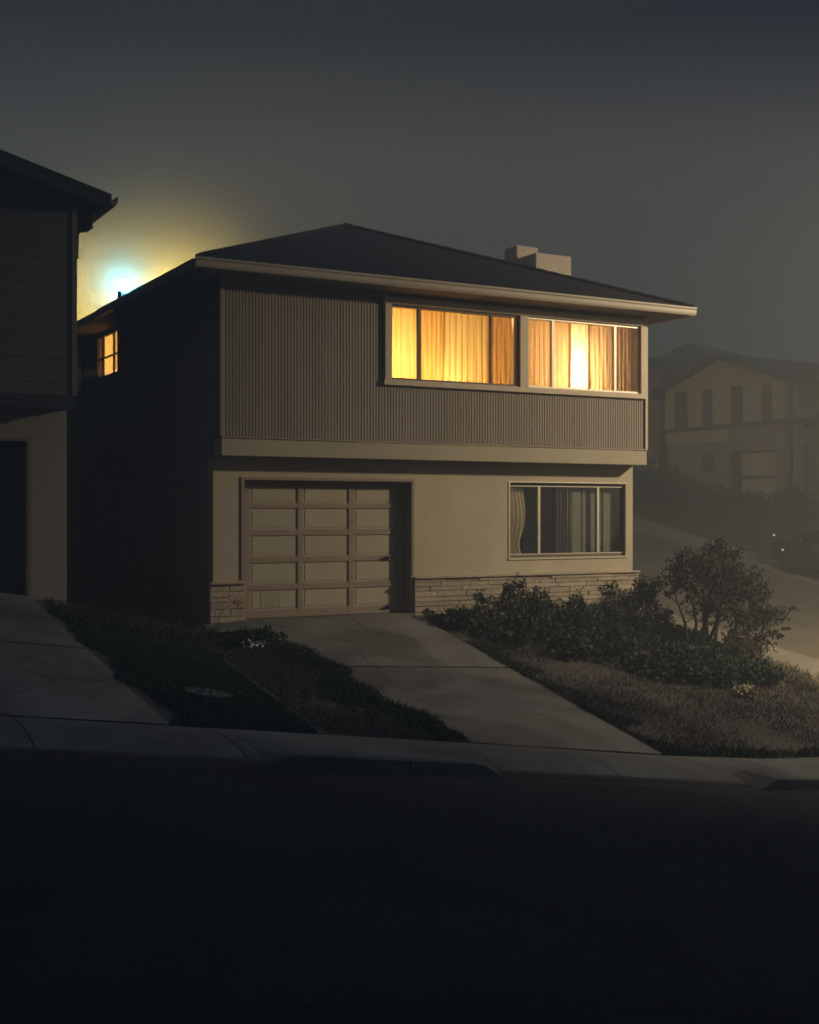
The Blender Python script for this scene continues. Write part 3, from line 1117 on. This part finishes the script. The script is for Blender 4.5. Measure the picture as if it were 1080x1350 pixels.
# farther house up the hill
fh = thing('hill_house', (45, 42, 6), 'faint house with a low gable higher up the foggy hill', 'house')
m = MB()
m.box(45, 49.8, 37, 47, 4, 10.18)
m.build('wall', M['far_wall_dark'], fh)
m = MB()
ap_ = (46.2, 41.7, 12.15)
cc = [(44.3, 36.2, 10.2), (50.5, 36.2, 10.2), (50.5, 47.8, 10.2), (44.3, 47.8, 10.2)]
for k in range(4):
    m.face(cc[k], cc[(k + 1) % 4], ap_)
m.face(*reversed(cc))
m.build('roof', M['far_roof'], fh)
for y0 in (38.2, 42.6):
    w = MB().box(44.95, 44.99, y0, y0 + 1.9, 8.3, 9.9).build('window', M['far_trim'], fh)
    MB().box(44.93, 44.948, y0 + .1, y0 + 1.8, 8.4, 9.8).build('pane', M['far_glass'], w)
# plain house beside it, its dark flank between the lit house and the gabled one
dh = thing('dark_house', (31, 32, 4), 'dim dark-sided house between the lit corner and the gabled house', 'house')
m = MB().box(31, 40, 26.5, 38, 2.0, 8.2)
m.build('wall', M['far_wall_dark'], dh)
m = MB()
m.prism([(25.9, 8.21), (38.6, 8.21), (38.6, 8.4), (32.2, 9.6), (25.9, 8.4)], 'x', 30.4, 40.6)
m.build('roof', M['far_roof'], dh)
w = MB().box(30.95, 30.99, 27.3, 29.2, 5.9, 7.3).build('window', M['far_trim'], dh)
MB().box(30.93, 30.948, 27.4, 29.1, 6.0, 7.2).build('pane', M['far_glass'], w)
gd3 = MB().box(30.95, 30.99, 27.2, 29.8, 3.4, 5.3).build('garage_door', M['far_door'], dh)

# ------------------------------------------------------------------ street lamps
def street_lamp(base, head, lens, power, col, label, sw_len, rad=.12, aim=None, globe=False):
    L = thing('street_lamp', base, label, 'street lamp')
    b = Vector(base)
    h = Vector(head)
    d = (h - Vector((b.x, b.y, h.z)))
    m = MB().tube([b - Vector((0, 0, .3)), b + Vector((0, 0, .5)), Vector((b.x, b.y, h.z - .6))], [.12, .10, .06], 10)
    m.build('pole', M['pole'], L, smooth=True)
    arm = [Vector((b.x, b.y, h.z - .65)), Vector((b.x, b.y, h.z)) + d * .2 + Vector((0, 0, -.1)), Vector((b.x, b.y, h.z)) + d * .6 + Vector((0, 0, .1)), h + Vector((0, 0, -.3 if globe else .14))]
    MB().tube(arm, .035, 8).build('arm', M['pole'], L, smooth=True)
    if globe:
        MB().ball(h, .24, 16, 10).build('globe', M[lens], L, smooth=True)
        MB().tube([h - Vector((0, 0, .34)), h - Vector((0, 0, .22))], [.05, .09], 10).build('lamp_head', M['pole'], L)
    else:
        MB().ball(h + Vector((0, 0, .17)), (.34, .2, .09), 14, 6).build('lamp_head', M['pole'], L, smooth=True)
        MB().ball(h + Vector((0, 0, .06)), (.2, .13, .05), 14, 8).build('lens', M[lens], L, smooth=True)
    lamp('bulb', h - Vector((0, 0, 0 if globe else .08)), power, col, L, rad, aim, 134, .85)
    return L


street_lamp((11.4, -7.0, ground(11.4, -7.0)), (15.0, -8.2, 7.3), 'lens_warm', KEY_W, (1, .81, .54), 'tall street lamp at the street corner that lights the house front', 1.5, .34, (11.0, 4.0, -2.2))
street_lamp((5.6, 19.3, ground(5.6, 19.3)), (3.95, 18.6, 8.34), 'lens_cyan', BACK_W, (.10, .82, 1.0), 'street lamp behind the roof edge, a pale green-white glow in fog', 1.5, globe=True)
street_lamp((7.9, 22.6, ground(7.9, 22.6)), (5.63, 22.0, 8.68), 'lens_warm', BACK_WARM_W, (1, .70, .15), 'added warm lamp hidden behind the roofs, makes the yellow halo', 1.5)  # invented source, added only for the yellow part of the glow


# ------------------------------------------------------------------ plants
def leaves(pts, size, aspect=.5, up=.3):
    """small leaf faces at the given points"""
    n = len(pts)
    d = rng.normal(size=(n, 3))
    d[:, 2] += up
    d /= np.linalg.norm(d, axis=1)[:, None]
    q = rng.normal(size=(n, 3))
    s = np.cross(d, q)
    s /= np.linalg.norm(s, axis=1)[:, None] + 1e-9
    L = size * rng.uniform(.6, 1.3, n)[:, None]
    nrm = np.cross(d, s)
    a = pts
    b = pts + d * L * .5 + s * L * aspect * .5 + nrm * L * .08
    c = pts + d * L
    e = pts + d * L * .5 - s * L * aspect * .5 + nrm * L * .08
    m = MB()
    V = np.stack([a, b, c, e], 1).reshape(-1, 3)
    m.v = [tuple(x) for x in V.tolist()]
    m.f = [(4 * i, 4 * i + 1, 4 * i + 2, 4 * i + 3) for i in range(n)]
    return m


def raw_build(m, name, material, parent=None, loc=(0, 0, 0)):
    base = Vector(LOC[parent.name]) if parent else Vector(loc)
    me = bpy.data.meshes.new(name)
    V = np.array(m.v) - np.array(base)
    me.from_pydata(V.tolist(), [], m.f)
    me.materials.append(material)
    o = bpy.data.objects.new(name, me)
    COL.objects.link(o)
    if parent:
        o.parent = parent
    else:
        o.location = base
    LOC[o.name] = tuple(base)
    return o


def blob_points(blobs, n, sprays=True):
    """points clustered on twigs that run outwards through ellipsoids, so the outline stays ragged"""
    w = np.array([b[1][0] * b[1][1] * b[1][2] for b in blobs]) ** .8
    w /= w.sum()
    P = []
    for (c, r), k in zip(blobs, (w * n).astype(int)):
        nt_ = max(3, k // 12)
        d = rng.normal(size=(nt_, 3))
        d[:, 2] = d[:, 2] * .8 + .25
        d /= np.linalg.norm(d, axis=1)[:, None]
        end = d * rng.uniform(.55, 1.12, nt_)[:, None]
        t = rng.uniform(0, 1, (nt_, 12)) ** .6
        p = end[:, None, :] * (.35 + .65 * t[:, :, None]) + rng.normal(size=(nt_, 12, 3)) * .055
        P.append((p.reshape(-1, 3) * np.array(r)) + np.array(c))
    return np.concatenate(P)


def shrub(name, base, blobs, n, size, mt, label, cat='shrub', stems=6, group=None, aspect=.5, stem_mat='stem', spread=.15, up=.3):
    t = thing(name, base, label, cat, group)
    P = blob_points(blobs, n)
    raw_build(leaves(P, size, aspect, up), 'foliage', M[mt], t)
    if stems:
        m = MB()
        b = Vector(base)
        for k in range(stems):
            c, r = blobs[k % len(blobs)]
            e_ = Vector((c[0] + random.uniform(-.7, .7) * r[0], c[1] + random.uniform(-.6, .6) * r[1], c[2] + random.uniform(.2, .8) * r[2]))
            s_ = b + Vector((random.uniform(-spread, spread), random.uniform(-spread, spread), -.1))
            mid = (s_ + e_) / 2 + Vector((random.uniform(-.12, .12), random.uniform(-.12, .12), .05))
            m.tube([s_, mid, e_], [.022, .015, .005], 5)
            for q in range(3):
                e2 = mid + (e_ - mid) * .4 + Vector((random.uniform(-.5, .5) * r[0], random.uniform(-.5, .5) * r[1], random.uniform(.1, .6) * r[2]))
                m.tube([mid + (e_ - mid) * .15 * q, e2], [.010, .003], 4)
        m.build('branch', M[stem_mat], t)
    return t


# the big open shrub on the corner
gb = ground(9.0, -1.3)
shrub('corner_shrub', (8.9, -1.3, gb), [
    ((8.35, -1.2, .55), (.55, .5, .45)), ((8.8, -1.25, .62), (.6, .5, .5)), ((9.25, -1.35, .25), (.62, .55, .6)), ((8.7, -1.4, .05), (.6, .55, .5)),
    ((9.5, -1.4, -.30), (.6, .5, .5)), ((9.75, -1.4, .18), (.38, .3, .25)), ((10.0, -1.4, -.22), (.42, .3, .17)), ((8.05, -1.2, .34), (.3, .3, .2)),
    ((9.25, -1.5, -.75), (.55, .5, .4)), ((8.15, -1.2, .80), (.28, .28, .26)), ((8.75, -1.25, 1.0), (.26, .25, .26)), ((9.15, -1.25, .85), (.3, .3, .28)),
    ((10.4, -1.4, -.10), (.26, .16, .08)), ((10.25, -1.4, -.52), (.26, .2, .10)), ((7.75, -1.2, .50), (.22, .16, .07)), ((7.8, -1.25, .20), (.15, .12, .07)), ((9.95, -1.4, -.62), (.25, .25, .2))],
    10500, .068, 'leaf_brown', 'big open-branched shrub with bare lower stems at the garden corner', stems=0)
t = bpy.data.objects['corner_shrub']
m = MB()
for (x0, x1, z1_, bend) in ((8.62, 8.12, .28, -.1), (8.68, 8.38, .45, -.15), (8.75, 8.6, .8, 0), (8.85, 8.95, .75, .1), (9.0, 9.35, .5, .1), (9.05, 9.75, -.1, .05), (8.55, 7.75, .30, -.1), (8.7, 8.75, .5, -.2)):
    b = Vector((x0 - .25, -1.3, gb - .1))
    if x1 < 8.45: b.x = 8.15 + (x1 - 7.7) * .3
    e_ = Vector((x1, -1.3 + bend, z1_))
    mid = b.lerp(e_, .5) + Vector((random.uniform(-.1, .1), bend, .08))
    m.tube([b, b.lerp(mid, .6), mid, e_], [.04, .034, .026, .008], 6)
    for q in range(5):
        p = mid.lerp(e_, q / 5)
        m.tube([p, p + Vector((random.uniform(-.4, .4), random.uniform(-.3, .3), random.uniform(0, .4)))], [.012, .003], 4)
m.tube([(8.2, -1.3, gb + .25), (8.6, -1.3, gb + .55), (9.0, -1.35, gb + .62)], [.03, .026, .02], 6)
m.build('branch', M['stem'], t)

shrub('dry_shrub', (8.75, -1.9, ground(8.75, -1.9)), [((8.7, -1.9, -.62), (.36, .3, .36)), ((8.95, -1.9, -.75), (.3, .3, .3))], 900, .07, 'leaf_pale', 'pale dry brushy plant in front of the big corner shrub', stems=7, aspect=.25, up=.9)
shrub('conical_shrub', (8.3, -.6, ground(8.3, -.6)), [((8.3, -.6, -.52), (.20, .2, .3)), ((8.3, -.6, -.25), (.14, .14, .22))], 1400, .045, 'leaf_green', 'small upright conical shrub between the house corner and the big shrub', stems=3, up=1.0)
shrub('wall_shrub', (7.4, -.7, ground(7.4, -.7)), [((7.35, -.7, -.15), (.62, .4, .5)), ((7.75, -.65, .2), (.35, .3, .36)), ((6.9, -.7, -.2), (.4, .35, .38)), ((7.0, -.6, .2), (.22, .2, .35)), ((8.0, -.6, -.3), (.35, .3, .35)), ((8.05, -.6, .35), (.16, .15, .18))], 5200, .06, 'leaf_dark', 'dense dark shrub against the stone by the far house corner', stems=8)
shrub('wall_shrub', (5.3, -.75, ground(5.3, -.75)), [((5.2, -.7, -.05), (.5, .4, .42)), ((5.05, -.65, .3), (.2, .2, .38)), ((5.5, -.7, .1), (.3, .3, .35)), ((5.85, -.7, -.15), (.4, .35, .35)), ((4.75, -.7, .0), (.3, .3, .35)), ((4.85, -.65, .25), (.14, .14, .3))], 4800, .06, 'leaf_dark', 'ragged upright shrub against the stone under the ground floor window', stems=8)
shrub('wall_shrub', (4.2, -.7, ground(4.2, -.7)), [((4.25, -.7, -.05), (.4, .35, .24)), ((3.85, -.65, -.05), (.3, .3, .18)), ((4.35, -.65, .2), (.16, .16, .24))], 2200, .055, 'leaf_dark', 'low shrub against the stone next to the garage door', stems=5)
shrub('wall_shrub', (6.25, -.8, ground(6.25, -.8)), [((6.3, -.8, -.15), (.4, .35, .32)), ((6.2, -.75, .05), (.22, .2, .3))], 2000, .055, 'leaf_dark', 'small shrub between the two taller shrubs on the stone wall', stems=5)

shrub('flowering_plant', (7.0, -3.9, ground(7.0, -3.9)), [((7.0, -3.9, ground(7, -3.9) + .08), (.24, .2, .1))], 500, .05, 'flower', 'low clump of pale straw-coloured flowers on the bare slope', 'plant', stems=3, aspect=.7)
wf_ = shrub('flowering_plant', (.15, -1.6, ground(.15, -1.6)), [((.1, -1.55, ground(.1, -1.5) + .12), (.42, .3, .14)), ((-.25, -1.6, ground(-.2, -1.6) + .08), (.25, .2, .1))], 1700, .06, 'leaf_green', 'low leafy plant dotted white at the driveway edge', 'plant', stems=4)
P = np.array([[.0 + random.gauss(0, .12), -1.80 + random.gauss(0, .05), ground(0, -1.8) + .10 + random.gauss(0, .03)] for k in range(60)])
raw_build(leaves(P, .045, .9), 'blossom', M['white_flower'], wf_)
th = thing('thin_plant', (-.12, -.45, ground(-.1, -.45)), 'thin bare stalk with a red bloom in front of the left stone panel', 'plant')
b = Vector((-.12, -.45, ground(-.1, -.45)))
MB().tube([b, b + Vector((.04, 0, .2)), b + Vector((.16, 0, .36)), b + Vector((.30, 0, .42))], [.008, .007, .005, .003], 5).tube([b, b + Vector((-.03, 0, .18)), b + Vector((-.01, 0, .3))], [.006, .004, .002], 4).build('stem', M['stem'], th)
P = np.array([[.20 + random.gauss(0, .05), -.45 + random.gauss(0, .03), b.z + .42 + random.gauss(0, .025)] for k in range(26)])
raw_build(leaves(P, .04, .8), 'blossom', M['red_flower'], th)
shrub('side_shrub', (-.35, 1.4, ground(-.35, 1.4)), [((-.35, 1.4, .30), (.28, .35, .3)), ((-.3, 1.5, .55), (.15, .2, .2))], 1300, .06, 'leaf_dark', 'dark shrub beside the unlit side wall of the lit house', stems=4)

# ground cover, grass: nobody could count it
def scatter(n, area, keep):
    (u0, u1), (v0, v1) = area
    P = []
    while len(P) < n:
        u, v = random.uniform(u0, u1), random.uniform(v0, v1)
        if keep(u, v): P.append((u, v, ground(u, v)))
    return np.array(P)


def blades(P, h, w, lean):
    n = len(P)
    a = rng.uniform(0, 6.283, n)
    s = np.stack([np.cos(a), np.sin(a), np.zeros(n)], 1)
    H = h * rng.uniform(.4, 1.25, n)
    tip = P + rng.normal(size=(n, 3)) * lean * H[:, None]
    tip[:, 2] = P[:, 2] + H
    mid = (P + tip) / 2
    mid[:, 2] += H * .12
    base = P.copy()
    base[:, 2] -= .03
    V = np.stack([base - s * w, base + s * w, mid + s * w * .7, tip, mid - s * w * .7], 1).reshape(-1, 3)
    m = MB()
    m.v = [tuple(x) for x in V.tolist()]
    m.f = [(5 * i, 5 * i + 1, 5 * i + 2, 5 * i + 3, 5 * i + 4) for i in range(n)]
    return m


def edge_l(v): return -2.68 + .10 * math.sin(v * 3.1) + .06 * math.sin(v * 7.3) + .08
def edge_r(v): return .50 + .10 * math.sin(v * 2.1 + 1) + .07 * math.sin(v * 5.7)


def strip_u(v): return -1.09 + (v + 6.2) * .09


o = raw_build(blades(scatter(30000, ((-2.8, .7), (-6.22, -.7)), lambda u, v: edge_l(v) < u < strip_u(v) - .02 and random.random() < .85 + .2 * wob(u, v, .8)), .046, .006, .7), 'lawn_grass', M['lawn'])
tag(o, kind='stuff')
o = raw_build(blades(scatter(20000, ((-1.2, .8), (-6.22, -.7)), lambda u, v: strip_u(v) + .02 < u < edge_r(v) + .10 and random.random() < .55 + .5 * wob(u, v, 1.1)), .042, .005, .8), 'patchy_grass', M['lawn_dry'])
tag(o, kind='stuff')
o = raw_build(blades(scatter(9000, ((-.6, .75), (-6.22, -1.4)), lambda u, v: u < edge_r(v) + .13 and u > edge_r(v) - .35 - .3 * wob(u, v, 1.5)), .075, .006, .7), 'edge_grass', M['lawn'])
tag(o, kind='stuff')
o = raw_build(blades(scatter(6000, ((-2.5, -.2), (-1.5, .9)), lambda u, v: v > -1.2 or random.random() < .4), .10, .007, .7), 'purple_ground_cover', M['leaf_brown'])
tag(o, kind='stuff')


def edge_g(v): return 3.50 + .07 * math.sin(v * 2.7) + .05 * math.sin(v * 6.1)


o = raw_build(blades(scatter(30000, ((3.4, 10.5), (-6.22, -1.2)), lambda u, v: u > edge_g(v) and random.random() < .5 + .5 * wob(u, v, .9)), .035, .005, 1.0), 'dry_grass', M['lawn_dry'])
tag(o, kind='stuff')
o = raw_build(blades(scatter(5000, ((3.4, 7.5), (-6.22, -1.6)), lambda u, v: u < edge_g(v) + .35 + .25 * wob(u, v, 2) or v < -6.0 + .2 * wob(u, v, 2)), .05, .006, .8), 'green_edge_grass', M['lawn'])
tag(o, kind='stuff')
o = raw_build(blades(scatter(9000, ((8.8, 10.9), (-3.5, 2.0)), lambda u, v: random.random() < .6 + .5 * wob(u, v, 1.4)), .15, .006, .6), 'tall_straw_grass', M['straw'])
tag(o, kind='stuff')


def ivy_pts(n):
    P = []
    while len(P) < n:
        u, v = random.uniform(3.4, 9.2), random.uniform(-3.9, -.3)
        lo = interp([(3.4, -.6), (3.9, -1.5), (4.6, -2.2), (5.4, -2.5), (6.0, -3.2), (7.0, -3.8), (8.2, -3.3), (9.2, -2.4)], u) + .25 * wob(u, v, 2.2)
        if v < lo: continue
        h = .10 + .14 * max(0, wob(u, v, 1.7)) + .05 * wob(u, v, 5)
        if wob(u + 3, v, 1.3) < -.75: continue
        P.append((u, v, ground(u, v) + random.uniform(0, 1) ** .6 * h))
    return np.array(P)


o = raw_build(leaves(ivy_pts(15000), .075, .75, .5), 'ivy_ground_cover', M['leaf_green'])
tag(o, kind='stuff')

# bits on the lawn
cv = MB()
uc, vc = -1.80, -4.75
zc = lambda u, v: ground(u, v) + .03
pts = [(uc + .27 * math.cos(t), vc + .20 * math.sin(t)) for t in np.linspace(0, 6.283, 24, endpoint=False)]
i = len(cv.v)
for (x, y) in pts: cv.v.append((x, y, zc(x, y)))
for (x, y) in pts: cv.v.append((x, y, zc(x, y) - .12))
cv.f.append(tuple(range(24)))
for k in range(24): cv.f.append((k, (k + 1) % 24, 24 + (k + 1) % 24, 24 + k))
tag(cv.build('meter_cover', M['iron'], loc=(uc, vc, zc(uc, vc))), 'pale oval utility cover set in the dark lawn', 'utility cover')
ed = MB()
for k in range(8):
    v0, v1 = -6.22 + k * .48, -6.22 + k * .48 + .47
    p = []
    for v in (v0, v1):
        uu = strip_u(v)
        p += [(uu - .03, v, ground(uu, v) + .012), (uu + .03, v, ground(uu, v) + .012), (uu + .035, v, ground(uu, v) - .1), (uu - .035, v, ground(uu, v) - .1)]
    i = len(ed.v)
    ed.v += p
    for q in ((0, 1, 5, 4), (1, 2, 6, 5), (3, 0, 4, 7), (0, 3, 2, 1), (4, 5, 6, 7)):
        ed.f.append(tuple(i + x for x in q))
tag(ed.build('lawn_edging', M['mortar_dark'], loc=(-1, -4.5, -.4)), 'thin concrete edging line running up through the lawn', 'edging')

# hedges across the side street
def far_hedge(name, base, blobs, n, size, label):
    shrub(name, base, blobs, n, size, 'leaf_dark', label, 'hedge', stems=4, spread=.6)


zg = ground(24.5, 20)
far_hedge('garden_hedge', (24.6, 19.6, zg), [((24.6, 21.6, zg + .9), (1.2, 1.9, 1.3)), ((24.6, 19.4, zg + .5), (1.2, 2.0, .8)), ((24.6, 23.6, zg + 1.1), (1.2, 1.6, 1.2)), ((24.6, 17.8, zg + .25), (1.0, 1.3, .5))], 5200, .22, 'dark rounded hedge in front of the gabled house')
zg2 = ground(27.4, 17.4)
far_hedge('low_hedge', (27.6, 17.0, zg2), [((27.6, 17.6, zg2 + .2), (.6, 1.4, .45)), ((28.0, 15.6, zg2 + .25), (.7, 1.0, .5)), ((27.8, 18.8, zg2 + .35), (.5, .6, .45))], 2200, .14, 'low dark hedge at the foot of the gabled house by its garage')

# ------------------------------------------------------------------ dark car parked up the side street
M['car_glass'] = mat('car_glass', (.012, .012, .013), .15, .2, 2, spec=.5)


def parked_car():
    dx, dy = 2.35, 2.72
    cz = ground(21.9, 4.9 + dy) + .02
    sl = (ground(21.3, 9.6) - ground(21.3, 5.6)) / 4
    t = thing('parked_car', (19.7 + dx, 4.9 + dy, cz), 'dark car parked across the side street, cut off by the picture edge', 'car')
    Y = lambda y, z: (y + dy, z + sl * (y - 4.9) + cz)
    X0, X1 = 18.82 + dx, 20.58 + dx
    prof = [(2.55, .30), (2.55, .62), (2.72, .95), (3.6, 1.02), (4.1, 1.42), (5.5, 1.46), (6.2, 1.02), (6.9, .93), (7.05, .80), (7.05, .45), (6.98, .26)]
    body = MB().prism([Y(*p) for p in prof], 'x', X0, X1)
    bd = body.build('body', M['car'], t, bevel=.08)
    glassp = [(3.8, 1.05), (4.2, 1.36), (4.7, 1.40), (4.7, 1.05)]
    g2 = [(4.78, 1.05), (4.78, 1.40), (5.42, 1.40), (5.95, 1.05)]
    for gp_ in (glassp, g2):
        MB().prism([Y(*p) for p in gp_], 'x', X0 - .02, X0 - .001).build('window', M['car_glass'], t)
    for yy in (3.5, 6.32):
        for x0, x1 in ((X0 - .03, X0 + .18), (X1 - .18, X1 + .03)):
            y_, z_ = Y(yy, .31)
            w = MB().tube([(x0, y_, z_), (x1, y_, z_)], .31, 20).build('wheel', M['tyre'], t)
            MB().tube([(x0 - .012, y_, z_), (x0 + .02, y_, z_)], .19, 14).build('rim', M['dark_metal'], w)
    for x in (X0 + .18, X1 - .18):
        y_, z_ = Y(7.06, .68)
        MB().ball((x, y_, z_), (.14, .05, .08), 12, 6).build('headlight', M['dark_metal'], t, smooth=True)
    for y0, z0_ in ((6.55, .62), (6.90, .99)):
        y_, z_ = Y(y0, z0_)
        MB().ball((X0 - .012, y_, z_), (.03, .035, .028), 8, 6).build('painted_glint', M['glint'], t)  # glowing bead in place of a reflected glint, not a lamp
    m = MB()
    for k in range(3):
        y_, z_ = Y(5.30 - .10 * k, .86)
        m.box(X0 - .012, X0 - .001, y_, y_ + .05, z_, z_ + .10)
    m.box(X0 - .006, X0 - .0005, Y(5.08, .86)[0], Y(5.37, .86)[0], Y(5.2, .85)[1], Y(5.2, .97)[1])
    m.build('side_grille', M['pole'], t)
    y_, z_ = Y(5.75, 1.04)
    MB().ball((X0 - .08, y_, z_), (.09, .06, .07), 10, 6).build('mirror', M['car'], t, smooth=True)
    return t


parked_car()

# ------------------------------------------------------------------ fog
hz = bpy.data.materials.new('fog_air')
hz.use_nodes = True
t = hz.node_tree
t.nodes.clear()
o_ = t.nodes.new('ShaderNodeOutputMaterial')
pv = t.nodes.new('ShaderNodeVolumePrincipled')
pv.inputs['Color'].default_value = (.93, .95, .93, 1)
pv.inputs['Density'].default_value = HAZE
pv.inputs['Anisotropy'].default_value = .38
t.links.new(pv.outputs[0], o_.inputs['Volume'])
zmin = min(v.co.z for v in bpy.data.objects['ground'].data.vertices)
tag(MB().box(-112, 132, -112, 152, zmin - 1, 15.5).build('haze', hz), kind='stuff')

# thicker fog balls, added to shape the glow round the lamps behind the house
def glow_mist_ball(c, rad, dens, mname):
    mm_ = bpy.data.materials.new(mname)
    mm_.use_nodes = True
    t = mm_.node_tree
    t.nodes.clear()
    o_ = t.nodes.new('ShaderNodeOutputMaterial')
    tc = t.nodes.new('ShaderNodeTexCoord')
    ln = t.nodes.new('ShaderNodeVectorMath')
    ln.operation = 'LENGTH'
    t.links.new(tc.outputs['Object'], ln.inputs[0])
    mr = t.nodes.new('ShaderNodeMapRange')
    mr.interpolation_type = 'SMOOTHERSTEP'
    mr.inputs['From Min'].default_value = 0
    mr.inputs['From Max'].default_value = rad * .97
    mr.inputs['To Min'].default_value = dens
    mr.inputs['To Max'].default_value = 0
    t.links.new(ln.outputs['Value'], mr.inputs['Value'])
    vs_ = t.nodes.new('ShaderNodeVolumeScatter')
    vs_.inputs['Color'].default_value = (.95, .97, .97, 1)
    t.links.new(mr.outputs[0], vs_.inputs['Density'])
    t.links.new(vs_.outputs[0], o_.inputs['Volume'])
    return tag(MB().ball(c, rad, 32, 18).build('glow_mist', mm_, loc=c), kind='stuff')


glow_mist_ball((3.95, 18.6, 8.42), 2.2, .6, 'core_glow_mist')
glow_mist_ball((5.29, 21.7, 9.07), 6.0, .30, 'wide_glow_mist')
